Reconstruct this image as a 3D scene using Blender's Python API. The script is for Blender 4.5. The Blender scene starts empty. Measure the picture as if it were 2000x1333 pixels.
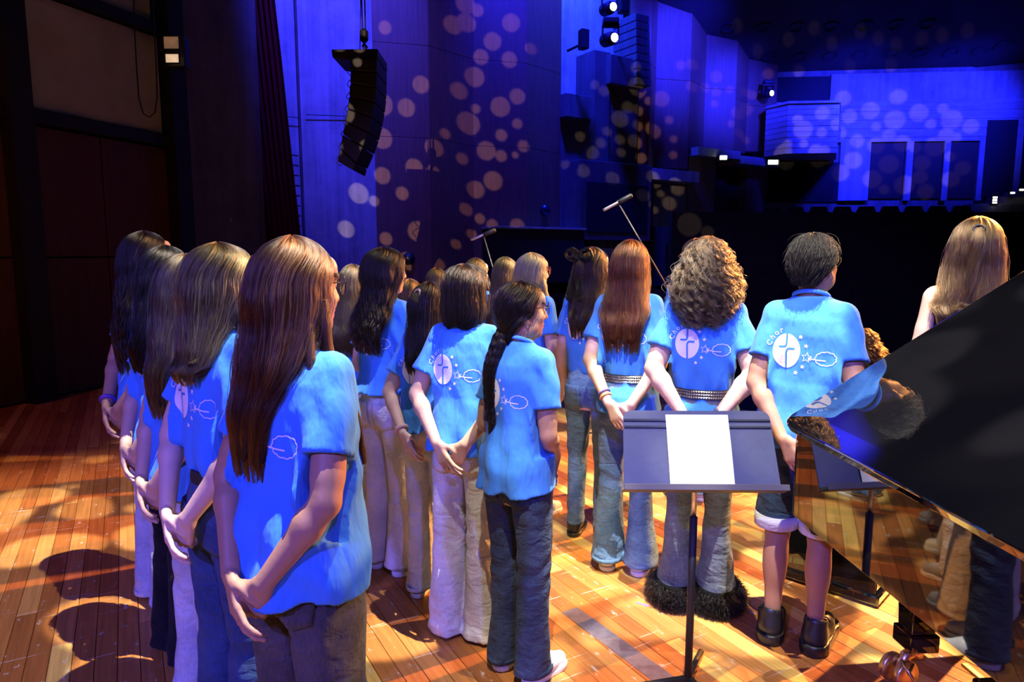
import bpy, bmesh, math, random
import numpy as np
from mathutils import Vector, Matrix, Quaternion
from mathutils.bvhtree import BVHTree
from mathutils.geometry import delaunay_2d_cdt

SC = bpy.context.scene
COL = SC.collection
# ------------------------------------------------------------------ camera
F, EYE, PITCH = 1333.0, 1.58, math.radians(7.3)
CT, ST = math.cos(PITCH), math.sin(PITCH)
cam_d = bpy.data.cameras.new('camera'); cam = bpy.data.objects.new('camera', cam_d); COL.objects.link(cam)
cam_d.sensor_width = 36; cam_d.lens = F / 2000 * 36; cam_d.clip_end = 200; cam_d.clip_start = .05
cam.location = (0, 0, EYE); cam.rotation_euler = (math.pi / 2 - PITCH, 0, 0)
SC.camera = cam
cy_ = SC.cycles; cy_.max_bounces = 7; cy_.diffuse_bounces = 3; cy_.glossy_bounces = 4; cy_.transmission_bounces = 5; cy_.transparent_max_bounces = 8
def at(px, py, Y):                       # point of the place seen at a pixel of the photo, at distance Y
    u, v = (px - 1000) / F, (py - 666.5) / F
    f, d = CT - v * ST, v * CT + ST
    return Vector((u / f * Y, Y, EYE - d / f * Y))
def on_floor(px, py, z=0):
    u, v = (px - 1000) / F, (py - 666.5) / F
    f, d = CT - v * ST, v * CT + ST
    t = (EYE - z) / d
    return Vector((u * t, f * t, z))
# ------------------------------------------------------------------ world, exposure
w = bpy.data.worlds.new('world'); SC.world = w; w.use_nodes = True
w.node_tree.nodes['Background'].inputs[0].default_value = (.10, .10, .22, 1)
w.node_tree.nodes['Background'].inputs[1].default_value = .004
vs = SC.view_settings
vs.view_transform = 'Standard'; vs.look = 'None'; vs.gamma = 1; vs.exposure = 0; vs.use_curve_mapping = False
# ------------------------------------------------------------------ stage lights
def spot(name, loc, aim, color, power, cone=40, blend=.3, rad=.05, gobo=None):
    l = bpy.data.lights.new(name, 'SPOT'); o = bpy.data.objects.new(name, l); COL.objects.link(o)
    l.energy = power; l.color = color; l.spot_size = math.radians(cone); l.spot_blend = blend; l.shadow_soft_size = rad
    o.location = loc
    o.rotation_euler = (Vector(aim) - Vector(loc)).to_track_quat('-Z', 'Y').to_euler()
    if gobo:
        l.use_nodes = True; nt = l.node_tree; N = nt.nodes; L = nt.links
        em = N['Emission']
        tc = N.new('ShaderNodeTexCoord'); sep = N.new('ShaderNodeSeparateXYZ'); L.new(tc.outputs['Normal'], sep.inputs[0])
        dx = N.new('ShaderNodeMath'); dx.operation = 'DIVIDE'; L.new(sep.outputs[0], dx.inputs[0]); L.new(sep.outputs[2], dx.inputs[1])
        dy = N.new('ShaderNodeMath'); dy.operation = 'DIVIDE'; L.new(sep.outputs[1], dy.inputs[0]); L.new(sep.outputs[2], dy.inputs[1])
        cb = N.new('ShaderNodeCombineXYZ'); L.new(dx.outputs[0], cb.inputs[0]); L.new(dy.outputs[0], cb.inputs[1])
        ns = N.new('ShaderNodeTexNoise'); ns.inputs['Scale'].default_value = gobo['warp']; ns.inputs['Detail'].default_value = 1
        L.new(cb.outputs[0], ns.inputs['Vector'])
        ad = N.new('ShaderNodeMix'); ad.data_type = 'VECTOR'; ad.factor_mode = 'UNIFORM'; ad.inputs[0].default_value = gobo.get('amt', .25)
        L.new(cb.outputs[0], ad.inputs[4]); L.new(ns.outputs['Color'], ad.inputs[5])
        vo = N.new('ShaderNodeTexVoronoi'); vo.feature = 'F1'; vo.inputs['Scale'].default_value = gobo['scale']; vo.inputs['Randomness'].default_value = 1
        L.new(ad.outputs[1], vo.inputs['Vector'])
        rp = N.new('ShaderNodeValToRGB'); rp.color_ramp.interpolation = 'LINEAR'
        e = rp.color_ramp.elements; e[0].position = gobo['lo']; e[0].color = (1, 1, 1, 1); e[1].position = gobo['hi']; e[1].color = (gobo['min'],) * 3 + (1,)
        L.new(vo.outputs['Distance'], rp.inputs[0]); L.new(rp.outputs[0], em.inputs['Strength'])
    return o
# key from the bridge above the stage, broken up by a gobo; blue wash from the back truss; amber from the hall
spot('spot_key', (.9, 1.6, 7.2), (-.1, 3.0, .4), (1, .94, .82), 7600, 52, .35, .025, dict(scale=16, warp=6, amt=.12, lo=.42, hi=.49, min=.16))
spot('spot_key_warm', (-.1, -.7, 6.6), (1.05, 2.6, .7), (1, .90, .70), 2900, 25, .5, .03, dict(scale=24, warp=5, amt=.15, lo=.46, hi=.62, min=.45))
spot('spot_blue', (-3.0, -4.2, 4.6), (-.3, 2.8, .9), (.17, .135, 1), 2400, 50, .5, .12)
spot('spot_blue', (1.6, -3.6, 5.0), (.6, 3.0, .9), (.15, .13, 1), 900, 50, .5, .12)
spot('spot_amber', (8.5, 8.2, 5.6), (.0, 3.0, 1.1), (1, .40, .10), 15000, 34, .5, .1)
spot('spot_side', (6.5, 5.0, 4.4), (-2.6, 3.2, .0), (1, .56, .20), 4600, 40, .5, .04, dict(scale=24, warp=7, amt=.14, lo=.36, hi=.46, min=.06))
spot('spot_red', (-5.5, 1.5, 6.0), (-4.2, 6.0, 0), (1, .16, .10), 160, 70, .8, .2)
# hall wash: blue lights at the top of the concrete and timber walls
BLUE = (.010, .014, 1)
GOBO_W = 4200
spot('spot_wall', (-2.0, 10.2, 10.5), (-3.4, 13.7, 6.2), (.03, .03, 1), 9000, 52, .9, .3)
spot('spot_wall', (.9, 13.2, 11.4), (.55, 15.9, 8.2), BLUE, 15000, 66, .9, .3)
spot('spot_wall', (1.75, 16.25, 10.2), (1.5, 16.75, 7.0), (.012, .06, 1), 3200, 80, .9, .15)
spot('spot_wall', (5.0, 15.2, 7.6), (4.4, 18.2, 6.7), BLUE, 5600, 62, .9, .3)
spot('spot_wall', (7.2, 16.6, 6.6), (6.2, 19.6, 5.8), BLUE, 3400, 62, .9, .3)
spot('spot_wall', (9.5, 17.2, 6.4), (9.5, 20.1, 5.5), BLUE, 2600, 85, .9, .3)
spot('spot_wall', (12.6, 17.0, 6.4), (12.4, 20.0, 5.5), BLUE, 2600, 85, .9, .3)
spot('spot_wall', (7.6, 16.4, 7.3), (8.6, 19.0, 5.0), BLUE, 3200, 50, .9, .3)
spot('spot_wing', (-3.2, 5.0, 6.5), (-5.6, 8.4, 3.2), (1, .82, .76), 9, 90, .8, .3)
# ------------------------------------------------------------------ object helpers
def link(o, parent=None):
    COL.objects.link(o)
    if parent is not None: o.parent = parent
    return o
def tag(o, label=None, cat=None, group=None, kind=None):
    if label: o['label'] = label
    if cat: o['category'] = cat
    if group: o['group'] = group
    if kind: o['kind'] = kind
    return o
def empty(name, loc=(0, 0, 0), rz=0, scale=1):
    o = bpy.data.objects.new(name, None); o.location = loc; o.rotation_euler = (0, 0, rz); o.scale = (scale,) * 3 if not hasattr(scale, '__len__') else scale
    o.empty_display_size = .1
    return link(o)
def mesh(name, V, Fc, m=None, parent=None, smooth=False):
    me = bpy.data.meshes.new(name)
    me.from_pydata([tuple(map(float, v)) for v in V] if not isinstance(V, np.ndarray) else V.tolist(), [], Fc if not isinstance(Fc, np.ndarray) else Fc.tolist())
    if smooth: me.polygons.foreach_set('use_smooth', [True] * len(me.polygons))
    for mm in (m if isinstance(m, (list, tuple)) else [m]):
        if mm: me.materials.append(mm)
    me.update()
    return link(bpy.data.objects.new(name, me), parent)
class MB:                                             # collects simple solids into one mesh
    def __init__(s): s.V = []; s.F = []; s.mi = []; s.cur = 0
    def add(s, V, Fc):
        n = len(s.V); s.V += [tuple(v) for v in V]; s.F += [tuple(i + n for i in f) for f in Fc]; s.mi += [s.cur] * len(Fc); return s
    def box(s, c, d, R=None):
        c = Vector(c); h = Vector(d) / 2
        V = [Vector((x * h.x, y * h.y, z * h.z)) for x in (-1, 1) for y in (-1, 1) for z in (-1, 1)]
        V = [c + (R @ v if R else v) for v in V]
        return s.add(V, [(0, 1, 3, 2), (4, 6, 7, 5), (0, 4, 5, 1), (2, 3, 7, 6), (0, 2, 6, 4), (1, 5, 7, 3)])
    def tube(s, pts, r, n=8, caps=True, closed=False):
        pts = [Vector(p) for p in pts]; m = len(pts); rs = r if hasattr(r, '__len__') else [r] * m
        V = []; up = None
        for i, p in enumerate(pts):
            if closed: t = pts[(i + 1) % m] - pts[i - 1]
            else: t = pts[min(i + 1, m - 1)] - pts[max(i - 1, 0)]
            t.normalize()
            if up is None: up = t.orthogonal().normalized()
            up = (up - t * up.dot(t)).normalized(); b = t.cross(up)
            V += [p + (up * math.cos(2 * math.pi * k / n) + b * math.sin(2 * math.pi * k / n)) * rs[i] for k in range(n)]
        Fc = []
        for i in range(m if closed else m - 1):
            for k in range(n):
                a, b2 = i * n, ((i + 1) % m) * n
                Fc.append((a + k, a + (k + 1) % n, b2 + (k + 1) % n, b2 + k))
        if caps and not closed: Fc += [tuple(range(n))[::-1], tuple((m - 1) * n + k for k in range(n))]
        return s.add(V, Fc)
    def lathe(s, prof, n=20, M=None):                 # (radius, height) profile round z
        M = M or Matrix.Identity(4); V = []
        for r, z in prof: V += [M @ Vector((r * math.cos(2 * math.pi * k / n), r * math.sin(2 * math.pi * k / n), z)) for k in range(n)]
        Fc = [(i * n + k, i * n + (k + 1) % n, (i + 1) * n + (k + 1) % n, (i + 1) * n + k) for i in range(len(prof) - 1) for k in range(n)]
        Fc += [tuple(range(n))[::-1], tuple((len(prof) - 1) * n + k for k in range(n))]
        return s.add(V, Fc)
    def prism(s, poly, z0, z1, M=None):               # polygon in xy pulled from z0 to z1
        M = M or Matrix.Identity(4); n = len(poly)
        V = [M @ Vector((x, y, z0)) for x, y in poly] + [M @ Vector((x, y, z1)) for x, y in poly]
        return s.add(V, [tuple(range(n))[::-1], tuple(range(n, 2 * n))] + [(k, (k + 1) % n, n + (k + 1) % n, n + k) for k in range(n)])
    def build(s, name, m, parent=None, smooth=False, bevel=0, segs=2):
        o = mesh(name, s.V, s.F, m, parent, smooth)
        if any(s.mi): o.data.polygons.foreach_set('material_index', s.mi)
        bm = bmesh.new(); bm.from_mesh(o.data); bmesh.ops.recalc_face_normals(bm, faces=bm.faces); bm.to_mesh(o.data); bm.free()
        if bevel:
            b = o.modifiers.new('bevel', 'BEVEL'); b.width = bevel; b.segments = segs; b.limit_method = 'ANGLE'; b.angle_limit = math.radians(40)
        return o
# ------------------------------------------------------------------ materials
def nmat(name):
    m = bpy.data.materials.new(name); m.use_nodes = True
    return m, m.node_tree.nodes, m.node_tree.links, m.node_tree.nodes['Principled BSDF']
def c4(c): return (c[0], c[1], c[2], 1)
def mat(name, col, rough=.5, metal=0, spec=.5, var=.0, scale=8, bump=0, bscale=40, stretch=(1, 1, 1), sheen=0, coat=0, col2=None, emit=None):
    m, N, L, B = nmat(name)
    B.inputs['Base Color'].default_value = c4(col); B.inputs['Roughness'].default_value = rough; B.inputs['Metallic'].default_value = metal
    B.inputs['Specular IOR Level'].default_value = spec; B.inputs['Sheen Weight'].default_value = sheen; B.inputs['Coat Weight'].default_value = coat
    if emit: B.inputs['Emission Color'].default_value = c4(emit[0]); B.inputs['Emission Strength'].default_value = emit[1]
    if var or bump or col2:
        tc = N.new('ShaderNodeTexCoord'); mp = N.new('ShaderNodeMapping'); mp.inputs['Scale'].default_value = stretch; L.new(tc.outputs['Object'], mp.inputs[0])
    if var or col2:
        n = N.new('ShaderNodeTexNoise'); n.inputs['Scale'].default_value = scale; n.inputs['Detail'].default_value = 6; n.inputs['Roughness'].default_value = .65; L.new(mp.outputs[0], n.inputs['Vector'])
        r = N.new('ShaderNodeValToRGB'); e = r.color_ramp.elements; e[0].position = .3; e[1].position = .7
        c2 = col2 or col
        e[0].color = c4([x * (1 - var) for x in col]); e[1].color = c4([min(1, x * (1 + var)) for x in c2])
        L.new(n.outputs[0], r.inputs[0]); L.new(r.outputs[0], B.inputs['Base Color'])
    if bump:
        n2 = N.new('ShaderNodeTexNoise'); n2.inputs['Scale'].default_value = bscale; n2.inputs['Detail'].default_value = 4; L.new(mp.outputs[0], n2.inputs['Vector'])
        b = N.new('ShaderNodeBump'); b.inputs['Strength'].default_value = bump; b.inputs['Distance'].default_value = .02; L.new(n2.outputs[0], b.inputs['Height']); L.new(b.outputs[0], B.inputs['Normal'])
    return m
def mat_floor(name, by_attr):
    m, N, L, B = nmat(name)
    if by_attr: src = N.new('ShaderNodeAttribute'); src.attribute_name = 'rnd'; rnd = src.outputs['Fac']
    else: src = N.new('ShaderNodeObjectInfo'); rnd = src.outputs['Random']
    r = N.new('ShaderNodeValToRGB'); r.color_ramp.interpolation = 'CONSTANT'; e = r.color_ramp.elements
    cols = [(0, (.42, .155, .036)), (.2, (.50, .21, .052)), (.38, (.35, .12, .028)), (.55, (.54, .25, .065)), (.7, (.45, .17, .04)), (.84, (.66, .40, .10)), (.94, (.60, .33, .10))]
    e[0].position = 0; e[0].color = c4(cols[0][1]); e[1].position = cols[1][0]; e[1].color = c4(cols[1][1])
    for p, c in cols[2:]: x = e.new(p); x.color = c4(c)
    L.new(rnd, r.inputs[0])
    g = N.new('ShaderNodeNewGeometry')
    mp = N.new('ShaderNodeMapping'); mp.inputs['Rotation'].default_value = (0, 0, -PLANK_ROT); mp.vector_type = 'POINT'; L.new(g.outputs['Position'], mp.inputs[0])
    mg = N.new('ShaderNodeMapping'); mg.inputs['Scale'].default_value = (60, 2.5, 1); L.new(mp.outputs[0], mg.inputs[0])
    gr = N.new('ShaderNodeTexNoise'); gr.inputs['Scale'].default_value = 1; gr.inputs['Detail'].default_value = 5; L.new(mg.outputs[0], gr.inputs['Vector'])
    gm = N.new('ShaderNodeMapRange'); gm.inputs[1].default_value = .3; gm.inputs[2].default_value = .75; gm.inputs[3].default_value = .72; gm.inputs[4].default_value = 1.15; L.new(gr.outputs[0], gm.inputs[0])
    mx = N.new('ShaderNodeMix'); mx.data_type = 'RGBA'; mx.blend_type = 'MULTIPLY'; mx.inputs[0].default_value = 1; L.new(r.outputs[0], mx.inputs[6]); L.new(gm.outputs[0], mx.inputs[7])
    # paint scuffs and scratches worn into the boards
    ms = N.new('ShaderNodeMapping'); ms.inputs['Scale'].default_value = (26, 9, 1); L.new(mp.outputs[0], ms.inputs[0])
    sc = N.new('ShaderNodeTexNoise'); sc.inputs['Scale'].default_value = 1; sc.inputs['Detail'].default_value = 7; sc.inputs['Roughness'].default_value = .72; L.new(ms.outputs[0], sc.inputs['Vector'])
    sm = N.new('ShaderNodeMapRange'); sm.inputs[1].default_value = .61; sm.inputs[2].default_value = .65; L.new(sc.outputs[0], sm.inputs[0])
    ml = N.new('ShaderNodeMapping'); ml.inputs['Scale'].default_value = (3, 90, 1); ml.inputs['Rotation'].default_value = (0, 0, .5); L.new(mp.outputs[0], ml.inputs[0])
    sl = N.new('ShaderNodeTexNoise'); sl.inputs['Scale'].default_value = 1; sl.inputs['Detail'].default_value = 3; L.new(ml.outputs[0], sl.inputs['Vector'])
    sm2 = N.new('ShaderNodeMapRange'); sm2.inputs[1].default_value = .665; sm2.inputs[2].default_value = .69; L.new(sl.outputs[0], sm2.inputs[0])
    mxx = N.new('ShaderNodeMath'); mxx.operation = 'MAXIMUM'; L.new(sm.outputs[0], mxx.inputs[0]); L.new(sm2.outputs[0], mxx.inputs[1])
    mul = N.new('ShaderNodeMath'); mul.operation = 'MULTIPLY'; mul.inputs[1].default_value = .6; L.new(mxx.outputs[0], mul.inputs[0])
    mw = N.new('ShaderNodeMix'); mw.data_type = 'RGBA'; L.new(mul.outputs[0], mw.inputs[0]); L.new(mx.outputs[2], mw.inputs[6]); mw.inputs[7].default_value = (.66, .60, .50, 1)
    L.new(mw.outputs[2], B.inputs['Base Color'])
    B.inputs['Roughness'].default_value = .42; B.inputs['Specular IOR Level'].default_value = .35
    b = N.new('ShaderNodeBump'); b.inputs['Strength'].default_value = .08; b.inputs['Distance'].default_value = .01; L.new(gr.outputs[0], b.inputs['Height']); L.new(b.outputs[0], B.inputs['Normal'])
    return m
def mat_concrete(name, col, sx=7.0):
    m, N, L, B = nmat(name)
    tc = N.new('ShaderNodeTexCoord')
    mp = N.new('ShaderNodeMapping'); mp.inputs['Scale'].default_value = (sx, sx, .35); L.new(tc.outputs['Object'], mp.inputs[0])
    n = N.new('ShaderNodeTexNoise'); n.inputs['Scale'].default_value = 1; n.inputs['Detail'].default_value = 6; n.inputs['Roughness'].default_value = .6; L.new(mp.outputs[0], n.inputs['Vector'])
    n2 = N.new('ShaderNodeTexNoise'); n2.inputs['Scale'].default_value = 1.6; n2.inputs['Detail'].default_value = 7; n2.inputs['Roughness'].default_value = .7; L.new(tc.outputs['Object'], n2.inputs['Vector'])
    a = N.new('ShaderNodeMath'); a.operation = 'ADD'; L.new(n.outputs[0], a.inputs[0]); L.new(n2.outputs[0], a.inputs[1])
    r = N.new('ShaderNodeValToRGB'); e = r.color_ramp.elements; e[0].position = .35; e[1].position = .65
    e[0].color = c4([x * .55 for x in col]); e[1].color = c4([x * 1.2 for x in col])
    h = N.new('ShaderNodeMath'); h.operation = 'MULTIPLY'; h.inputs[1].default_value = .5; L.new(a.outputs[0], h.inputs[0]); L.new(h.outputs[0], r.inputs[0]); L.new(r.outputs[0], B.inputs['Base Color'])
    B.inputs['Roughness'].default_value = .9
    b = N.new('ShaderNodeBump'); b.inputs['Strength'].default_value = .5; b.inputs['Distance'].default_value = .02; L.new(n.outputs[0], b.inputs['Height']); L.new(b.outputs[0], B.inputs['Normal'])
    return m
def mat_denim(name, dark, light, mid=.5):
    m, N, L, B = nmat(name)
    tc = N.new('ShaderNodeTexCoord')
    n = N.new('ShaderNodeTexNoise'); n.inputs['Scale'].default_value = 5; n.inputs['Detail'].default_value = 5; n.inputs['Roughness'].default_value = .6; L.new(tc.outputs['Object'], n.inputs['Vector'])
    mp = N.new('ShaderNodeMapping'); mp.inputs['Scale'].default_value = (300, 300, 40); L.new(tc.outputs['Object'], mp.inputs[0])
    f = N.new('ShaderNodeTexNoise'); f.inputs['Scale'].default_value = 1; f.inputs['Detail'].default_value = 2; L.new(mp.outputs[0], f.inputs['Vector'])
    a = N.new('ShaderNodeMath'); a.operation = 'MULTIPLY_ADD'; a.inputs[1].default_value = .45; L.new(f.outputs[0], a.inputs[0]); L.new(n.outputs[0], a.inputs[2])
    r = N.new('ShaderNodeValToRGB'); e = r.color_ramp.elements; e[0].position = mid; e[1].position = mid + .45; e[0].color = c4(dark); e[1].color = c4(light)
    L.new(a.outputs[0], r.inputs[0]); L.new(r.outputs[0], B.inputs['Base Color'])
    B.inputs['Roughness'].default_value = .9; B.inputs['Specular IOR Level'].default_value = .15; B.inputs['Sheen Weight'].default_value = .05
    mb = N.new('ShaderNodeMapping'); mb.inputs['Scale'].default_value = (14, 14, 26); L.new(tc.outputs['Object'], mb.inputs[0])
    nb = N.new('ShaderNodeTexNoise'); nb.inputs['Scale'].default_value = 1; nb.inputs['Detail'].default_value = 3; nb.inputs['Distortion'].default_value = .6; L.new(mb.outputs[0], nb.inputs['Vector'])
    b = N.new('ShaderNodeBump'); b.inputs['Strength'].default_value = .45; b.inputs['Distance'].default_value = .03; L.new(nb.outputs[0], b.inputs['Height'])
    b2 = N.new('ShaderNodeBump'); b2.inputs['Strength'].default_value = .15; b2.inputs['Distance'].default_value = .003; L.new(f.outputs[0], b2.inputs['Height']); L.new(b.outputs[0], b2.inputs['Normal'])
    L.new(b2.outputs[0], B.inputs['Normal'])
    return m
def mat_shirt(name, col):
    m, N, L, B = nmat(name)
    B.inputs['Base Color'].default_value = c4(col); B.inputs['Roughness'].default_value = .92; B.inputs['Specular IOR Level'].default_value = .12; B.inputs['Sheen Weight'].default_value = .08
    tc = N.new('ShaderNodeTexCoord')
    mb = N.new('ShaderNodeMapping'); mb.inputs['Scale'].default_value = (15, 15, 6); mb.inputs['Rotation'].default_value = (0, .45, 0); L.new(tc.outputs['Object'], mb.inputs[0])
    nb = N.new('ShaderNodeTexNoise'); nb.inputs['Scale'].default_value = 1; nb.inputs['Detail'].default_value = 3; nb.inputs['Roughness'].default_value = .45; nb.inputs['Distortion'].default_value = .15; L.new(mb.outputs[0], nb.inputs['Vector'])
    b = N.new('ShaderNodeBump'); b.inputs['Strength'].default_value = .5; b.inputs['Distance'].default_value = .035; L.new(nb.outputs[0], b.inputs['Height'])
    L.new(b.outputs[0], B.inputs['Normal'])
    return m
def mat_hair(name, col, rough=.26):
    m, N, L, B = nmat(name)
    N.remove(B)
    h = N.new('ShaderNodeBsdfHairPrincipled'); h.parametrization = 'COLOR'; h.inputs['Color'].default_value = c4(col)
    h.inputs['Roughness'].default_value = rough; h.inputs['Radial Roughness'].default_value = .35; h.inputs['IOR'].default_value = 1.36; h.inputs['Random Roughness'].default_value = .3
    i = N.new('ShaderNodeAttribute'); i.attribute_name = 'tint'; v = N.new('ShaderNodeMapRange'); v.inputs[3].default_value = .25; v.inputs[4].default_value = 1.5; L.new(i.outputs['Fac'], v.inputs[0])
    mx = N.new('ShaderNodeMix'); mx.data_type = 'RGBA'; mx.blend_type = 'MULTIPLY'; mx.inputs[0].default_value = 1; mx.inputs[6].default_value = c4(col); L.new(v.outputs[0], mx.inputs[7])
    L.new(mx.outputs[2], h.inputs['Color'])
    L.new(h.outputs[0], N['Material Output'].inputs[0])
    return m
# ------------------------------------------------------------------ the place: stage floor
PLANK_ROT = math.radians(29.5)                         # boards run away to the left
M_FLOOR = mat_floor('stage_board', False); M_FLOOR_FAR = mat_floor('stage_board_far', True)
M_DARK = mat('black_paint', (.012, .012, .014), .8)
M_BLACKWALL = mat('black_wall', (.02, .018, .018), .9, var=.3, scale=3)
M_CONC = mat_concrete('concrete', (.42, .41, .40))
M_CONC_D = mat_concrete('concrete_brown', (.22, .20, .17), 5)
M_WOODW = mat('timber_panel', (.20, .085, .045), .6, var=.25, scale=3, stretch=(9, 9, .5), bump=.1, bscale=8)
M_WOODD = mat('door_timber', (.075, .026, .015), .6, var=.25, scale=3, stretch=(9, 9, .5))
M_DOOR = mat('dark_door', (.035, .018, .012), .7)
M_CONC_SHADE = mat_concrete('concrete_shaded', (.10, .095, .085))  # darker copy of the concrete: shade on the niche tower put into its colour
M_PANELG = mat('grey_panel', (.36, .32, .31), .85, var=.15, scale=2, bump=.15, bscale=60)
def along(s, t):                                       # board coordinates: s across, t along
    c, n = math.cos(PLANK_ROT), math.sin(PLANK_ROT)
    return Vector((s * c - t * n, s * n + t * c, 0))
rnd = random.Random(4)
AX = Vector((.84, .54, 0))                             # hall axis
STAGE_EDGE = 5.7
fl = MB(); fl.prism([(-9, -5), (6.5, -5), (6.5, .45), (1.2, 8.6), (-.7, 11.6), (-9, 11.6)], -.30, -.022)
floor = tag(fl.build('floor', M_DARK), 'worn timber stage floor of orange and yellow boards', None, None, 'structure')
pw = .078
planks = []
for i in range(-120, 120):
    t = -9 + rnd.random() * 2; s = i * pw
    while t < 12:
        ln = rnd.choice((1.2, 1.8, 2.4, 2.9)) * (.85 + .3 * rnd.random())
        c = along(s, t + ln / 2)
        e1, e2 = along(s, t + .1), along(s, t + ln - .1)
        if c.x > -8.5 and c.x < 6.4 and c.y > -4.6 and c.y < 11 and max(e1.dot(AX), e2.dot(AX)) < STAGE_EDGE:
            planks.append((c, ln))
        t += ln
def seen(c):
    v = Vector((c.x, c.y, -EYE)); dep = v.y * CT - v.z * ST
    if dep < .5: return 0
    px = 1000 + F * v.x / dep; py = 666 + F * (-v.z * CT - v.y * ST) / dep
    if px < -350 or px > 2300 or py > 1700: return 0
    return 1 / dep ** 2
def vis(p):
    c, ln = p
    d = Vector((-math.sin(PLANK_ROT), math.cos(PLANK_ROT), 0))
    return max(seen(c + d * ln * k) for k in (-.45, -.2, 0, .2, .45)) * (ln / 2)
planks.sort(key=vis, reverse=True)
def plank_mesh():
    g = .0009 / pw
    b = MB()
    x, y, bv, by = .5 - g, .4995, .018, .0015
    b.add([(-x, -y, -1), (x, -y, -1), (x, y, -1), (-x, y, -1), (-x, -y, -.15), (x, -y, -.15), (x, y, -.15), (-x, y, -.15),
           (-x + bv, -y + by, 0), (x - bv, -y + by, 0), (x - bv, y - by, 0), (-x + bv, y - by, 0)],
          [(3, 2, 1, 0), (0, 1, 5, 4), (1, 2, 6, 5), (2, 3, 7, 6), (3, 0, 4, 7), (4, 5, 9, 8), (5, 6, 10, 9), (6, 7, 11, 10), (7, 4, 8, 11), (8, 9, 10, 11)])
    return b
pb = plank_mesh(); first = None
for c, ln in planks[:300]:
    if first is None: o = mesh('plank', pb.V, pb.F, M_FLOOR, floor); first = o
    else: o = link(first.copy(), floor)
    o.location = c + Vector((0, 0, rnd.uniform(-.0006, .0004))); o.rotation_euler = (0, 0, PLANK_ROT); o.scale = (pw, ln, .02)
V = []; Fc = []; at_r = []
base = np.array(pb.V); R2 = np.array([[math.cos(PLANK_ROT), -math.sin(PLANK_ROT)], [math.sin(PLANK_ROT), math.cos(PLANK_ROT)]])
for c, ln in planks[300:]:
    v = base * np.array([pw, ln, .02]); v[:, :2] = v[:, :2] @ R2.T; v += np.array(c); n = len(V)
    V += v.tolist(); Fc += [tuple(k + n for k in f) for f in pb.F[4:] + pb.F[1:4]]; at_r += [rnd.random()] * 9
far = mesh('far_planks', V, Fc, M_FLOOR_FAR, floor); tag(far, None, None, None, 'stuff')
a = far.data.attributes.new('rnd', 'FLOAT', 'FACE'); a.data.foreach_set('value', at_r[:len(far.data.polygons)])
# gaffer tape and marks on the boards
M_TAPE = mat('grey_tape', (.13, .10, .12), .6, var=.25, scale=30)
def tape(p0, p1, wd, m, name, label):
    a0, a1 = on_floor(*p0), on_floor(*p1); d = (a1 - a0).normalized(); n = Vector((-d.y, d.x, 0)) * wd / 2; z = Vector((0, 0, .0012))
    b = MB(); b.prism([(q.x, q.y) for q in (a0 - n, a1 - n, a1 + n, a0 + n)], .0002, .0016)
    tag(b.build(name, m), label, 'tape')
tape((1112, 1192), (1330, 1352), .085, M_TAPE, 'tape_strip', 'worn grey tape strip on the boards before the music stand')
tape((1243, 1178), (1268, 1185), .014, mat('pink_tape', (.9, .16, .55), .6), 'tape_mark', 'small pink tape mark on the boards before the music stand')
# ------------------------------------------------------------------ wing wall on the far side of the stage
def quad_wall(name, pts, th, m, parent=None, bevel=0):  # vertical slab through two ground points, z range
    (x0, y0), (x1, y1), z0, z1 = pts
    d = Vector((x1 - x0, y1 - y0, 0)); ln = d.length; d.normalize(); n = Vector((-d.y, d.x, 0))
    b = MB(); b.prism([(x0, y0), (x1, y1), (x1 + n.x * th, y1 + n.y * th), (x0 + n.x * th, y0 + n.y * th)], z0, z1)
    return b.build(name, m, parent, bevel=bevel)
def g2(px, Y): p = at(px, 495.7, Y); return (p.x, p.y)
wl = quad_wall('wall_left', (g2(-900, 4.4), g2(345, 9.15), 0, 9), .3, M_DARK); tag(wl, 'dark side wall of the stage wing with framed panels', None, None, 'structure')
wa, wb = Vector((*g2(-900, 4.4), 0)), Vector((*g2(345, 9.15), 0)); wd = (wb - wa).normalized(); wn = Vector((-wd.y, wd.x, 0))
def wing_t(px):                                        # distance along the wing wall at a pixel column
    u = (px - 1000) / F / 1.0; r = u * CT
    return (r * wa.y - wa.x) / (wd.x - r * wd.y)
def wing_panel(px0, px1, z0, z1, m, th=.05, name='panel'):
    t0, t1 = wing_t(px0), wing_t(px1); a, c = wa + wd * t0 - wn * th, wa + wd * t1 - wn * th
    return quad_wall(name, ((a.x, a.y), (c.x, c.y), z0, z1), th - .002, m, wl, .008)
for x0, x1 in ((78, 205), (208, 330)): wing_panel(x0, x1, .02, 1.53, M_WOODD); wing_panel(x0, x1, 1.55, 2.92, M_WOODD)
for x0, x1 in ((-420, -160), (-155, 60)): wing_panel(x0, x1, .02, 1.53, M_WOODD); wing_panel(x0, x1, 1.55, 2.92, M_WOODD)
wing_panel(66, 327, 3.10, 4.28, M_PANELG); wing_panel(52, 318, 4.45, 6.4, M_PANELG)
wing_panel(-420, 28, 3.10, 4.28, M_PANELG); wing_panel(-420, 12, 4.45, 6.4, M_PANELG)
M_IRON = mat('black_iron', (.015, .015, .017), .55, .3)
for z in (3.01, 4.365): wing_panel(-420, 335, z - .07, z + .07, M_IRON, .14, 'rail')
for px in (40, 345):
    c = wa + wd * wing_t(px) - wn * .10; b = MB(); b.box((c.x, c.y, 4), (.24, .24, 8), Matrix.Rotation(math.atan2(wd.y, wd.x), 3, 'Z')); b.build('post', M_IRON, wl)
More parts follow.
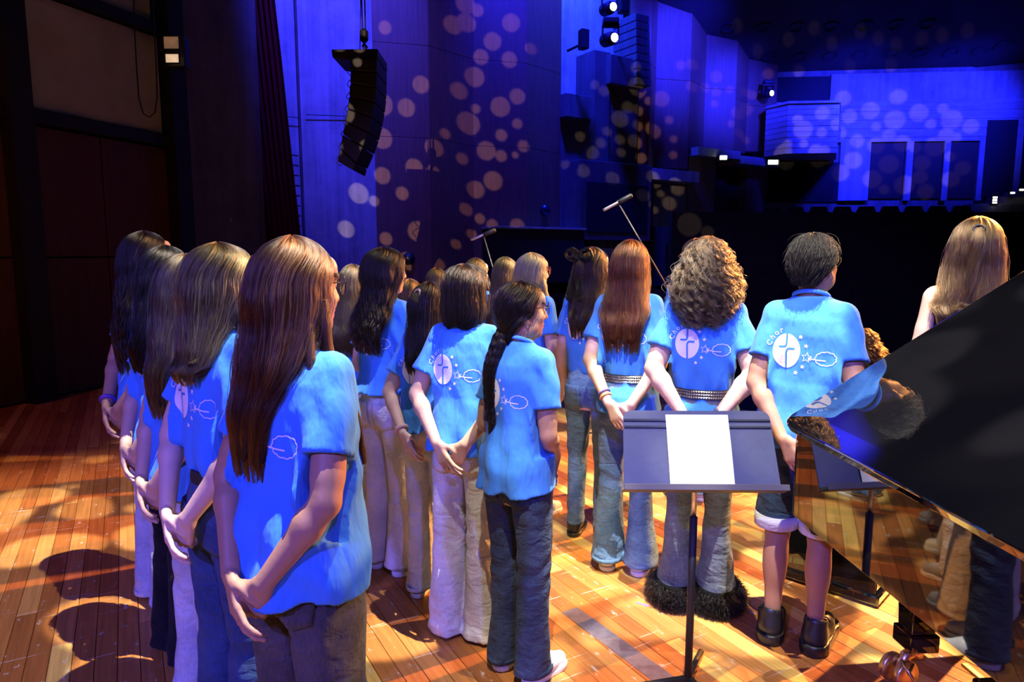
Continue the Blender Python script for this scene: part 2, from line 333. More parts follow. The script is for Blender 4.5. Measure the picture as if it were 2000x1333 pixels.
# hanging cable loop on the wing wall
cb = MB(); c0 = [at(x, y, 8.55) for x, y in ((258, -120), (262, 40), (266, 120), (271, 190), (280, 222), (292, 229), (303, 220), (307, 190), (305, 120), (300, 40), (296, -120))]
tag(cb.tube(c0, .008, 6).build('hanging_cable', M_IRON, smooth=True), 'thin black cable hanging in a loop before the grey panel', 'cable')
# sconce lamp
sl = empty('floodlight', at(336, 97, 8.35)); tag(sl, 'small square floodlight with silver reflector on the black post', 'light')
b = MB(); b.box((0, .13, 0), (.23, .14, .35)); b.build('housing', M_IRON, sl, bevel=.01); b = MB(); b.tube([(0, .12, 0), (-.24, .80, 0)], .025, 8); b.build('bracket', M_IRON, sl)
M_REFL = mat('reflector', (.80, .74, .66), .5); M_REFLB = mat('reflector_painted_glint', (.8, .7, .6), .5, emit=((1, .72, .45), .55)); M_REFLT = mat('reflector_faint_glint', (.8, .7, .6), .5, emit=((1, .55, .30), .10))  # emission stands in for light reflected in the two bowls
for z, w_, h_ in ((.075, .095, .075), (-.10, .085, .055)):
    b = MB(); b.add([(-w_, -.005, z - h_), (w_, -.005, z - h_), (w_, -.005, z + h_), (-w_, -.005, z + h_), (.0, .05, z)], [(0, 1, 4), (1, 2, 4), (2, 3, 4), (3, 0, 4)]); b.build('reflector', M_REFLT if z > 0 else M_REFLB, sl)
    b = MB()
    for q in ((-w_, 0), (w_, 0)): b.box((q[0], -.01, z), (.012, .02, h_ * 2 + .012))
    for q in (-h_, h_): b.box((0, -.01, z + q), (w_ * 2, .02, .012))
    b.build('bezel', M_IRON, sl)
# ------------------------------------------------------------------ proscenium: concrete pier, curtain, pillar
pr = quad_wall('wall_back', (g2(345, 10.2), g2(520, 12.0), 0, 12), .4, M_CONC_D); tag(pr, 'dim brown concrete pier beside the curtain', None, None, 'structure')
b = MB(); b.box((0, 0, 0), (.045, .01, .055)); o = b.build('switch_plate', mat('grey_plastic', (.45, .42, .40), .5)); o.location = at(450, 430, 11.28) + Vector((.02, -.03, 0)); o.rotation_euler = (0, 0, math.atan2(g2(520, 12)[1] - g2(345, 10.2)[1], g2(520, 12)[0] - g2(345, 10.2)[0])); tag(o, 'small pale switch plate on the brown concrete pier', 'switch')
# curtain: pleated cloth leaning as it hangs
V = []; Fc = []; nx, nz = 90, 24
for k in range(nz + 1):
    z = 10.5 * k / nz
    for i in range(nx + 1):
        u = i / nx; ln = .25 * (1 - z / 10.5)
        p0 = at(497 + 70 * (1 - z / 9.0), 495, 12.2)
        V.append((p0.x + .95 * (u - 1) * 1.0 + .2, 12.3 + .35 * u + .03 * math.sin(u * 75 + .4 * math.sin(z)) + .015 * math.sin(u * 143), z))
for k in range(nz):
    for i in range(nx): a = k * (nx + 1) + i; Fc.append((a, a + 1, a + nx + 2, a + nx + 1))
cu = mesh('stage_curtain', V, Fc, mat('red_velvet', (.11, .006, .008), .95, spec=.1), None, True); cu.modifiers.new('solid', 'SOLIDIFY').thickness = .02
tag(cu, 'dark red velvet stage curtain hanging beside the blue pillar', 'curtain')
p1 = quad_wall('pillar_1', (g2(548, 13.0), g2(592, 13.4), -1, 12), .5, M_CONC); tag(p1, 'narrow concrete return beside the curtain', None, None, 'structure')
p2 = quad_wall('pillar_2', (g2(598, 13.25), g2(737, 14.0), -1, 12), 1.0, M_CONC); tag(p2, 'wide concrete pillar lit blue', None, None, 'structure')
# recessed joints on the pillars
for (x0, Y0), (x1, Y1), py in (((598, 13.25), (737, 14.0), 224), ((548, 13.0), (592, 13.4), 226)):
    A, C = at(x0, py, Y0), at(x1, py + 6, Y1); b = MB(); b.tube([A, C], .007, 6); b.build('joint', M_IRON, p2 if x0 == 598 else p1)
for k in range(9):
    z = at(560, 300 + k * 20, 13.1).z; A, C = Vector((*g2(550, 13.02), z)), Vector((*g2(590, 13.38), z)); b = MB(); b.tube([A, C], .008, 6); b.build('joint', M_IRON, p1)
# ------------------------------------------------------------------ timber side wall of the hall, folded panels
H0 = Vector((*g2(737, 14.0), 0)); hd = AX.normalized(); hn = Vector((-hd.y, hd.x, 0))
def hall_t(px):
    r = (px - 1000) / F * CT
    return (r * H0.y - H0.x) / (hd.x - r * hd.y)
ws = tag(quad_wall('wall_side', ((H0 + hn * .5).to_tuple()[:2], (H0 + hd * hall_t(1487) + hn * .5).to_tuple()[:2], -2, 11), .3, M_BLACKWALL), 'folded timber side wall of the hall', None, None, 'structure')
def hall_panel(px0, px1, off0, off1, z0, z1, m=None, name='panel', th=.3):
    a, c = H0 + hd * hall_t(px0) - hn * off0, H0 + hd * hall_t(px1) - hn * off1
    return quad_wall(name, ((a.x, a.y), (c.x, c.y), z0, z1), th, m or M_WOODW, ws, .006)
def zs_for(px, pys):                                   # heights on the wall at a pixel column
    Y = (H0 + hd * hall_t(px)).y; return [at(px, p, Y).z for p in pys]
for (x0, x1), o0, o1 in zip(((737, 829), (829, 926), (926, 1012), (1012, 1093)), (.0, .34, .0, .34), (.34, .0, .34, .0)):
    zz = [1.0, 3.9, 5.7, 7.4, 11]
    for k in range(4): hall_panel(x0, x1, o0, o1, zz[k] + (.006 if k else 0), zz[k + 1])
tops = ((1222, 1246, 8.25), (1246, 1272, 8.2), (1272, 1321, 7.75), (1321, 1366, 7.4), (1366, 1408, 7.3), (1408, 1447, 6.9), (1447, 1486, 6.75))
for i, (x0, x1, zt) in enumerate(tops):
    o0, o1 = ((.0, .3), (.3, .0))[i % 2]
    zb = zs_for((x0 + x1) / 2, [330 if x0 < 1321 else 298])[0]
    zm = zb + (zt - zb) * .56
    hall_panel(x0, x1, o0, o1, zb, zm, m=M_WOODW); hall_panel(x0, x1, o0, o1, zm + .006, zt + .5)
# ledges under the folded panels
def ledge(px0, py0, px1, py1, h, off, name='ledge', m=None):
    a, c = H0 + hd * hall_t(px0) - hn * off, H0 + hd * hall_t(px1) - hn * off
    z = (at(px0, py0, a.y).z + at(px1, py1, c.y).z) / 2
    quad_wall(name, ((a.x, a.y), (c.x, c.y), z - h, z), off + .3, m or M_CONC, ws, .01)
ledge(1238, 325, 1331, 339, .28, .55); ledge(1330, 284, 1411, 298, .22, .5); ledge(1411, 300, 1486, 316, .22, .5)
ledge(940, 446, 1103, 449, 1.2, .75, m=M_BLACKWALL); ledge(938, 442, 1105, 446, .05, .80); ledge(1255, 442, 1345, 446, 1.5, .9, m=M_BLACKWALL)
for x0, x1 in ((1240, 1262), (1265, 1300), (1303, 1331)): hall_panel(x0, x1, .1, .1, .2, zs_for(1290, [345])[0] , M_CONC_D)
for x0, x1 in ((1333, 1385), (1445, 1486)): hall_panel(x0, x1, .12, .12, .2, zs_for(1400, [312])[0], M_WOODW)
hall_panel(1388, 1442, -.1, -.1, .2, zs_for(1400, [325])[0], M_DARK, 'door')
# concrete niche with side lighting gallery
nz_ = [at(1140, y, 16.6).z for y in (500, 185)]
a, c = H0 + hd * hall_t(1090) + hn * .35, H0 + hd * hall_t(1226) + hn * .35
nb = quad_wall('wall_niche', ((a.x, a.y), (c.x, c.y), 1, 11), .3, M_CONC); tag(nb, 'concrete niche wall lit bright blue behind the side lights', None, None, 'structure')
def niche_box(px0, px1, py0, py1, off0, off1, m, name, parent=nb):
    a, c = H0 + hd * hall_t(px0) - hn * off1, H0 + hd * hall_t(px1) - hn * off1
    Y = (a.y + c.y) / 2; z0, z1 = at((px0 + px1) / 2, py1, Y).z, at((px0 + px1) / 2, py0, Y).z
    return quad_wall(name, ((a.x, a.y), (c.x, c.y), z0, z1), off1 - off0, m, parent, .01)
niche_box(1090, 1160, 187, 232, -.35, .25, M_CONC_SHADE, 'parapet'); niche_box(1138, 1168, 100, 470, -.35, .35, M_CONC_SHADE, 'pier')
niche_box(1092, 1150, 232, 480, -.35, -.05, M_CONC_SHADE, 'lower_wall'); niche_box(1152, 1224, 168, 330, -.3, .3, M_CONC_SHADE, 'shaft')
niche_box(1160, 1222, 112, 168, -.3, .5, M_CONC_SHADE, 'parapet')
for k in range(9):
    y0 = 28 + k * 15.5; niche_box(1199 + k * .6, 1224 + k * .8, y0, y0 + 14.5, -.2, .62, M_CONC_SHADE, 'board')
niche_box(1100, 1236, 318, 470, -.3, .62, M_CONC_SHADE, 'lower_block'); niche_box(1112, 1228, 358, 455, .6, .64, M_DARK, 'opening')
# ------------------------------------------------------------------ rear wall
RA, RB = Vector((*g2(1482, 20.6), 0)), Vector((*g2(2060, 19.9), 0))
rd = (RB - RA).normalized(); rn = Vector((-rd.y, rd.x, 0))
def rear_pt(px, py, off=0):
    r = (px - 1000) / F * CT; A = RA - rn * off
    t = (r * A.y - A.x) / (rd.x - r * rd.y); p = A + rd * t
    return Vector((p.x, p.y, at(px, py, p.y).z))
wr = quad_wall('wall_rear', ((RA - rd * .3).to_tuple()[:2], (RB + rd * 3).to_tuple()[:2], -1, 9), .3, M_CONC_D); tag(wr, 'board-marked concrete rear wall of the hall lit blue', None, None, 'structure')
def rear_box(px0, px1, py0, py1, off0, off1, m, name, parent=wr, bevel=.006):
    a, c = rear_pt(px0, py1, off1), rear_pt(px1, py1, off1); zt = rear_pt((px0 + px1) / 2, py0, off1).z
    return quad_wall(name, ((a.x, a.y), (c.x, c.y), min(a.z, c.z), zt), off1 - off0, m, parent, bevel)
M_CONC_H = mat_concrete('concrete_boards', (.42, .41, .40), 2)
M_CONC_H.node_tree.nodes['Mapping'].inputs['Scale'].default_value = (.6, .6, 9)
rear_box(1604, 2060, 140, 194, 0, .06, M_CONC, 'upper_wall'); rear_box(1486, 1602, 150, 205, -.01, .02, M_DARK, 'opening')
for k in range(9): # boarded courses run behind the balcony and over the doors
    y0 = 195 + k * 8.8; rear_box(1486, 2060, y0 + .2, y0 + 7.2, 0, .11 + .02 * (k % 2), M_CONC_H, 'board')
for x0, x1 in ((1630, 1688), (1757, 1770), (1829, 1841), (1896, 1908), (1966, 1980)): rear_box(x0, x1, 274 if x1 < 1900 else 236, 392, 0, .12, M_CONC, 'pier')
for x0, x1, y0 in ((1688, 1757, 276), (1770, 1829, 276), (1841, 1896, 276)): rear_box(x0, x1, y0, 388, 0, .05, M_DOOR, 'door')
for x0, x1 in ((1908, 1966), (1980, 2060)): rear_box(x0, x1, 234, 385, 0, .16, M_DARK, 'door')
rear_box(1484, 1630, 318, 395, .0, .04, M_DARK, 'opening')
# balcony box
def bal(px, off): p = rear_pt(px, 300, off); return (p.x, p.y)
bl = tag(MB().prism([bal(1484, .9), bal(1525, 1.5), bal(1622, 1.5), bal(1622, .13), bal(1484, .13)], rear_pt(1560, 300, 1.5).z, rear_pt(1560, 203, 1.5).z).build('trim_1', M_CONC_H), 'boarded concrete balcony box in the rear corner', None, None, 'structure')
zb0, zb1 = rear_pt(1560, 300, 1.5).z, rear_pt(1560, 203, 1.5).z
th_b = .02
for k in range(9):
    z0 = zb0 + (zb1 - zb0) * k / 9; z1 = zb0 + (zb1 - zb0) * (k + .93) / 9
    for (p, q) in (((1483, .9), (1525, 1.52)), ((1525, 1.52), (1623, 1.52))):
        quad_wall('board', (bal(*p), bal(*q), z0, z1), th_b, M_CONC_H, bl, .004).location = (-rn * (.012 + .012 * (k % 2)))
MB().prism([bal(1482, .95), bal(1525, 1.6), bal(1625, 1.6), bal(1625, .13), bal(1482, .13)], zb1, zb1 + .06).build('coping', M_CONC, bl)
# ceiling of the hall
cz = [Vector((*g2(1205, 17.2), 8.35)), Vector((*g2(1320, 18.7), 7.55)), Vector((*g2(1482, 20.8), 6.72)), Vector((*g2(1870, 20.3), 6.76)), Vector((*g2(2060, 20.0), 6.98)), Vector((22, 14, 8.2)), Vector((12, 7, 10)), Vector((5.5, 12, 10))]
b = MB(); V = [v for v in cz] + [v + Vector((0, 0, .3)) for v in cz]; n = len(cz)
b.add(V, [tuple(range(n))[::-1], tuple(range(n, 2 * n))] + [(k, (k + 1) % n, n + (k + 1) % n, n + k) for k in range(n)])
bmc = b.build('ceiling', mat('ceiling_panel', (.035, .024, .022), .9, var=.3, scale=1)); tag(bmc, 'dark sloping ceiling over the auditorium', None, None, 'structure')
bm = bmesh.new(); bm.from_mesh(bmc.data); bmesh.ops.triangulate(bm, faces=[f for f in bm.faces if len(f.verts) > 4]); bm.to_mesh(bmc.data); bm.free()
dg = bpy.context.evaluated_depsgraph_get(); bvc = BVHTree.FromObject(bmc, dg)
def ray(px, py): return (at(px, py, 10) - Vector((0, 0, EYE))).normalized()
for px, py in ((1422, 53), (1490, 54), (1555, 53), (1622, 52), (1687, 50), (1748, 49), (1810, 48), (1502, 110), (1562, 111), (1622, 108), (1680, 107), (1740, 104), (1798, 103), (1858, 101), (1915, 99), (1960, 87)):
    h = bvc.ray_cast(Vector((0, 0, EYE)), ray(px, py))
    if h[0] is not None:
        b = MB(); M = Matrix.Translation(h[0]) @ Vector((0, 0, 1)).rotation_difference(-h[1] if h[1].z > 0 else h[1]).to_matrix().to_4x4()
        b.lathe([(.20, -.02), (.20, .03), (.15, .03), (.13, -.015)], 20, M); b.build('downlight', M_DARK, bmc, smooth=False)
# auditorium: raked floor, parapet and seat rows
b = MB(); e0 = AX * 5.9
def hall(s, t): p = H0 * 0 + hd * s + hn * t; return p
b.prism([(hd * 6.2 + hn * -9).to_tuple()[:2], (hd * 26 + hn * -12).to_tuple()[:2], (hd * 26 + hn * 12).to_tuple()[:2], (hd * 6.2 + hn * 12).to_tuple()[:2]], -1.5, -1.2)
af = b.build('floor_hall', M_DARK); tag(af, 'dark auditorium floor below the stage', None, None, 'structure')
pa, pc = rear_pt(1310, 415, 5.2), rear_pt(2060, 412, 4.6)
pp = quad_wall('wall_parapet', ((pa.x, pa.y), (pc.x, pc.y), -1.4, pa.z), .25, M_BLACKWALL); tag(pp, 'black parapet before the rear seat rows', None, None, 'structure')
M_SEAT = mat('seat_cloth', (.03, .022, .03), .9)
k = 0
for row, (py, off) in enumerate(((404, 3.6), (394, 2.6))):
    for i in range(19 if row == 0 else 17):
        px = 1462 + i * 46 + row * 40
        if px > 1905: continue
        c = rear_pt(px, py, off); s = empty('theatre_seat', (c.x, c.y, rear_pt(1700, py, off).z - .90 + .04)); s.rotation_euler = (0, 0, math.atan2(rd.y, rd.x))
        b = MB(); b.prism([(-.23, 0), (.23, 0), (.23, .62), (.18, .74), (-.18, .74), (-.23, .62)], -.05, .05, Matrix.Rotation(math.pi / 2, 4, 'X')); b.build('backrest', M_SEAT, s, bevel=.02)
        b = MB(); b.box((0, -.27, .02), (.44, .45, .12)); b.build('seat', M_SEAT, s, bevel=.02)
        tag(s, 'dark upholstered seat in the rear row under the doors' if row else 'dark upholstered seat in the row behind the black parapet', 'seat', 'rear row seats under the doors' if row else 'seats behind the black parapet')
rk = MB(); rk.prism([(rear_pt(1300, 400, 5).x, rear_pt(1300, 400, 5).y), (rear_pt(2060, 400, 4.4).x, rear_pt(2060, 400, 4.4).y), (rear_pt(2060, 400, .2).x, rear_pt(2060, 400, .2).y), (rear_pt(1440, 400, .2).x, rear_pt(1440, 400, .2).y)], -1.2, rear_pt(1700, 404, 3.6).z - .90)
r1 = [rear_pt(x, 400, o) for x, o in ((1400, 3.05), (2060, 3.05), (2060, .2), (1440, .2))]; rk.prism([(v.x, v.y) for v in r1], -1.2, rear_pt(1700, 394, 2.6).z - .90)
tag(rk.build('floor_rake', M_DARK), 'dark stepped floor under the rear seat rows', None, None, 'structure')
# ------------------------------------------------------------------ gobo projector: a steel plate pierced with discs throws the spots of light on the walls
bpy.context.view_layer.update(); DG = bpy.context.evaluated_depsgraph_get()
def hit(px, py):
    ok, p, n, i, o, m = SC.ray_cast(DG, Vector((0, 0, EYE)), ray(px, py)); return p if ok else None
DOTS = [(520 + x / 2.468, y / 2.468, r / 2.468) for x, y, r in ((572, 133, 30), (745, 408, 40), (675, 520, 42), (560, 505, 50), (560, 668, 48), (712, 808, 42), (560, 847, 40), (655, 933, 32), (730, 1117, 50), (577, 1152, 32), (808, 712, 42), (803, 830, 32), (795, 905, 20), (862, 645, 24), (928, 438, 38), (975, 595, 52), (1005, 372, 45), (1010, 525, 22), (1128, 515, 46), (1090, 200, 40), (1172, 288, 36), (1180, 110, 40), (1133, 652, 28), (1060, 727, 45), (1210, 597, 24), (1132, 752, 28), (1200, 748, 16), (1210, 465, 36), (1240, 705, 28), (1010, 915, 42), (1093, 872, 46), (944, 765, 27), (963, 1010, 30), (1030, 1055, 25), (1090, 1085, 28), (1210, 1090, 36), (990, 1130, 24), (915, 1178, 24), (1035, 275, 35), (900, 120, 40), (965, 110, 40), (960, 20, 40), (1018, 50, 28), (680, 1260, 45), (830, 1275, 30), (1275, 235, 25), (445, 933, 48), (385, 1105, 40), (520, 970, 25))]
DOTS += [(1050 + x / 2.666, y / 2.666, r / 2.666) for x, y, r in ((295, 440, 22), (345, 475, 24), (428, 620, 40), (222, 712, 25), (360, 685, 22), (330, 745, 25), (428, 728, 24), (435, 795, 22), (285, 795, 33), (237, 890, 33), (390, 930, 33), (145, 855, 25), (515, 448, 38), (645, 515, 38), (520, 570, 24), (578, 525, 20), (470, 560, 28), (523, 660, 23), (605, 685, 34), (685, 625, 20), (505, 735, 32), (708, 725, 18), (540, 825, 26), (706, 808, 20), (548, 1018, 32), (610, 950, 30), (728, 985, 32), (685, 1060, 34), (640, 1010, 18), (610, 1095, 18), (790, 1170, 60), (885, 1210, 32), (805, 335, 25), (745, 340, 22), (803, 450, 25), (872, 460, 22), (930, 400, 28), (930, 480, 22), (922, 540, 18), (1002, 468, 18), (1040, 590, 28), (1090, 570, 28), (1115, 495, 22), (1080, 480, 20), (1008, 645, 18), (1052, 695, 20), (1082, 730, 18), (510, 350, 25))]
DOTS += [(1480 + x / 3.846, 130 + y / 3.846, r / 3.846) for x, y, r in ((300, 400, 35), (340, 475, 62), (484, 350, 44), (220, 585, 32), (345, 580, 28), (480, 495, 33), (615, 500, 42), (690, 375, 46), (745, 560, 43), (503, 632, 32), (640, 240, 50), (715, 705, 56), (845, 330, 55), (890, 450, 28), (1030, 400, 62), (985, 520, 40), (1085, 580, 52), (890, 595, 52), (985, 735, 60), (860, 848, 58), (950, 925, 32), (1180, 605, 37), (1235, 725, 48), (1220, 830, 45), (1260, 940, 48), (1330, 605, 60), (1445, 675, 32), (1450, 850, 50), (1540, 765, 45), (1210, 350, 55), (1300, 430, 32), (1390, 315, 32), (1455, 400, 60), (1415, 520, 45), (1600, 450, 45), (1490, 535, 30), (620, 800, 55), (1100, 890, 60), (200, 690, 60), (455, 710, 48), (1055, 230, 50))]
DOTS += [(x, y, 9) for x, y in ((1440, 50), (1540, 78), (1590, 55), (1625, 85), (1680, 60), (1715, 75), (1750, 88), (1840, 70), (1890, 60), (1480, 100), (1500, 145), (1560, 140), (1660, 130), (1740, 128), (1800, 75))]
PL = Vector((-1.9, -1.6, 5.0)); PAIM = Vector((4.5, 16.5, 5.2)); pq = (PAIM - PL).to_track_quat('-Z', 'Y'); pqi = pq.inverted(); PD = .4
holes = []
for px, py, r in DOTS:
    p = hit(px, py)
    if p is None: continue
    d = pqi @ (p - PL)
    if d.z > -1: continue
    holes.append((d.x / -d.z * PD, d.y / -d.z * PD, r / F * (p - Vector((0, 0, EYE))).length / -d.z * PD * .97))
vv, ee = [], []
def loop(c, r, n):
    b0 = len(vv)
    for k in range(n): vv.append(Vector((c[0] + r * math.cos(2 * math.pi * k / n), c[1] + r * math.sin(2 * math.pi * k / n)))); ee.append((b0 + k, b0 + (k + 1) % n))
loop((0, 0), .40, 40)
for hx, hy, hr in holes: loop((hx, hy), hr, 18)
ov, oe, of, *_ = delaunay_2d_cdt(vv, ee, [], 0, 1e-6)
H_ = np.array(holes); keep = []
for f in of:
    c = np.mean([ov[i] for i in f], 0)
    if not (((H_[:, 0] - c[0]) ** 2 + (H_[:, 1] - c[1]) ** 2) < (H_[:, 2] * .995) ** 2).any(): keep.append(tuple(f))
pj = empty('gobo_projector', PL); pj.rotation_mode = 'QUATERNION'; pj.rotation_quaternion = pq; tag(pj, 'black gobo projector hanging behind the choir with a pierced steel plate', 'projector')
mesh('gobo_plate', [(v[0], v[1], -PD) for v in ov], keep, M_DARK, pj)
b = MB()
for k in range(40):
    a, c = 2 * math.pi * k / 40, 2 * math.pi * (k + 1) / 40
    b.add([(.402 * math.cos(t), .402 * math.sin(t), z) for t, z in ((a, -PD - .02), (c, -PD - .02), (c, .15), (a, .15))], [(0, 1, 2, 3)])
b.add([(.402 * math.cos(2 * math.pi * k / 40), .402 * math.sin(2 * math.pi * k / 40), .15) for k in range(40)], [tuple(range(40))])
b.build('housing', M_DARK, pj)
gl = spot('spot_gobo', PL, PAIM, (1, .70, .48), GOBO_W, 88, .05, .0007)
# ------------------------------------------------------------------ continuous bodies and clothes from distance fields
def axis(spans):                                       # [(start, end, step), ...] joined, uneven spacing
    out = []
    for a, b, s in spans: out += list(np.arange(a, b - 1e-6, s))
    return np.array(out + [spans[-1][1]], np.float32)
class Vol:
    def __init__(s, xs, ys, zs):
        s.x, s.y, s.z = xs, ys, zs; s.D = np.full((len(xs), len(ys), len(zs)), .2, np.float32)
    def sl(s, lo, hi):
        r = []
        for ax, l, h in zip((s.x, s.y, s.z), lo, hi):
            i, j = np.searchsorted(ax, l), np.searchsorted(ax, h); r.append(slice(max(0, i - 1), min(len(ax), j + 1)))
        return tuple(r)
    def grid(s, S): return s.x[S[0]][:, None, None], s.y[S[1]][None, :, None], s.z[S[2]][None, None, :]
    def put(s, S, d, k, op):
        a = s.D[S]
        if a.size == 0: return
        if op == 'u':
            h = np.clip(.5 + .5 * (a - d) / k, 0, 1); s.D[S] = a * (1 - h) + d * h - k * h * (1 - h)
        else:
            d = -d; h = np.clip(.5 - .5 * (a - d) / k, 0, 1); s.D[S] = a * (1 - h) + d * h + k * h * (1 - h)
    def rc(s, a, b, r1, r2, k=.02, op='u'):
        a, b = np.array(a, np.float32), np.array(b, np.float32); m = max(r1, r2) + k + .012
        S = s.sl(np.minimum(a, b) - m, np.maximum(a, b) + m); X, Y, Z = s.grid(S); d = b - a; L = float(d @ d) + 1e-9
        t = np.clip(((X - a[0]) * d[0] + (Y - a[1]) * d[1] + (Z - a[2]) * d[2]) / L, 0, 1)
        q = np.sqrt((X - a[0] - t * d[0]) ** 2 + (Y - a[1] - t * d[1]) ** 2 + (Z - a[2] - t * d[2]) ** 2) - (r1 + (r2 - r1) * t)
        s.put(S, q, k, op); return s
    def ell(s, c, r, k=.02, op='u', M=None):           # M: 3x3 turning the world into the ellipsoid's frame
        m = max(r) + k + .012; c = np.array(c, np.float32)
        S = s.sl(c - m, c + m); X, Y, Z = s.grid(S); X, Y, Z = X - c[0], Y - c[1], Z - c[2]
        if M is not None: X, Y, Z = (M[i][0] * X + M[i][1] * Y + M[i][2] * Z for i in range(3))
        k0 = np.sqrt((X / r[0]) ** 2 + (Y / r[1]) ** 2 + (Z / r[2]) ** 2); k1 = np.sqrt((X / r[0] ** 2) ** 2 + (Y / r[1] ** 2) ** 2 + (Z / r[2] ** 2) ** 2) + 1e-6
        s.put(S, k0 * (k0 - 1) / k1, k, op); return s
    def loft(s, knots, k=.02, op='u', n=2.0, capr=.0):  # knots (z, cx, cy, a, b)
        K = np.array(knots, np.float32); K = K[K[:, 0].argsort()]; z0, z1 = K[0, 0], K[-1, 0]; m = k + .03
        lo = (float((K[:, 1] - K[:, 3]).min()) - m, float((K[:, 2] - K[:, 4]).min()) - m, z0 - m); hi = (float((K[:, 1] + K[:, 3]).max()) + m, float((K[:, 2] + K[:, 4]).max()) + m, z1 + m)
        S = s.sl(lo, hi); X, Y, Z = s.grid(S); zc = np.clip(s.z[S[2]], z0, z1)
        g = []
        for i in range(1, 5):                          # smooth interpolation between knots
            v = np.interp(zc, K[:, 0], K[:, i]); g.append(v)
        cx, cy, a, b = (v[None, None, :].astype(np.float32) for v in g)
        q = (np.abs((X - cx) / a) ** n + np.abs((Y - cy) / b) ** n) ** (1 / n)
        d = (q - 1) * (a * b) / np.sqrt((b * (X - cx) / (a * q + 1e-5)) ** 2 + (a * (Y - cy) / (b * q + 1e-5)) ** 2 + 1e-8)
        d = np.minimum(np.abs(d), .2) * np.sign(q - 1)
        dz = np.maximum(z0 - Z, Z - z1); d = np.maximum(d, dz + 0 * X)
        s.put(S, d.astype(np.float32), k, op); return s
    def half(s, p, nrm, lo, hi):                       # keep only the side behind the plane, inside a box
        S = s.sl(lo, hi); X, Y, Z = s.grid(S); s.D[S] = np.maximum(s.D[S], (X - p[0]) * nrm[0] + (Y - p[1]) * nrm[1] + (Z - p[2]) * nrm[2]); return s
    def net(s):
        D = s.D; D[0] = D[-1] = .1; D[:, 0] = D[:, -1] = .1; D[:, :, 0] = D[:, :, -1] = .1
        I = D < 0; C = np.zeros([n - 1 for n in D.shape], np.int8)
        for a in (0, 1):
            for b in (0, 1):
                for c in (0, 1): C += I[a:a + C.shape[0], b:b + C.shape[1], c:c + C.shape[2]]
        act = (C > 0) & (C < 8); ids = np.argwhere(act); idx = np.full(C.shape, -1, np.int64); idx[act] = np.arange(len(ids))
        i, j, k = ids.T; P = np.zeros((len(ids), 3)); cnt = np.zeros(len(ids))
        off = [(a, b, c) for a in (0, 1) for b in (0, 1) for c in (0, 1)]
        for p in off:
            for ax in range(3):
                if p[ax]: continue
                q = list(p); q[ax] = 1
                da, db = D[i + p[0], j + p[1], k + p[2]], D[i + q[0], j + q[1], k + q[2]]; m = (da < 0) != (db < 0)
                t = np.where(m, da / np.where(m, da - db, 1), 0)
                for d, g, ii in ((0, s.x, i), (1, s.y, j), (2, s.z, k)):
                    ga, gb = g[ii + p[d]], g[ii + q[d]]; P[:, d] += np.where(m, ga + t * (gb - ga), 0)
                cnt += m
        P /= cnt[:, None]; Fs = []
        def quads(ax):
            A = [slice(1, -1)] * 3; B = [slice(1, -1)] * 3; A[ax] = slice(0, -1); B[ax] = slice(1, None)
            a, b = I[tuple(A)], I[tuple(B)]; e = np.argwhere(a != b); ins = a[tuple(e.T)]
            o = e.copy()
            for d in range(3):
                if d != ax: o[:, d] += 1
            u, v = [d for d in range(3) if d != ax]
            def cell(du, dv): c = o.copy(); c[:, u] += du; c[:, v] += dv; return idx[tuple(c.T)]
            q = np.stack([cell(-1, -1), cell(0, -1), cell(0, 0), cell(-1, 0)], 1)
            keep = ins if ax != 1 else ~ins
            q[~keep] = q[~keep][:, ::-1]; return q
        for ax in range(3): Fs.append(quads(ax))
        return P, np.concatenate(Fs)
def relax(P, Q, n=1, f=.5):
    for _ in range(n):
        S = np.zeros_like(P); c = np.zeros(len(P))
        for a, b in ((0, 1), (1, 2), (2, 3), (3, 0)):
            np.add.at(S, Q[:, a], P[Q[:, b]]); np.add.at(S, Q[:, b], P[Q[:, a]]); np.add.at(c, Q[:, a], 1); np.add.at(c, Q[:, b], 1)
        P = P * (1 - f) + f * S / np.maximum(c, 1)[:, None]
    return P
def bake(name, V, Q, mats):
    me = bpy.data.meshes.new(name); me.vertices.add(len(V)); me.vertices.foreach_set('co', V.astype(np.float32).ravel())
    me.loops.add(Q.size); me.loops.foreach_set('vertex_index', Q.astype(np.int32).ravel()); me.polygons.add(len(Q)); me.polygons.foreach_set('loop_start', np.arange(0, Q.size, 4, dtype=np.int32)); me.polygons.foreach_set('use_smooth', np.ones(len(Q), bool))
    me.update(calc_edges=True); me.validate()
    for m in mats: me.materials.append(m)
    return me
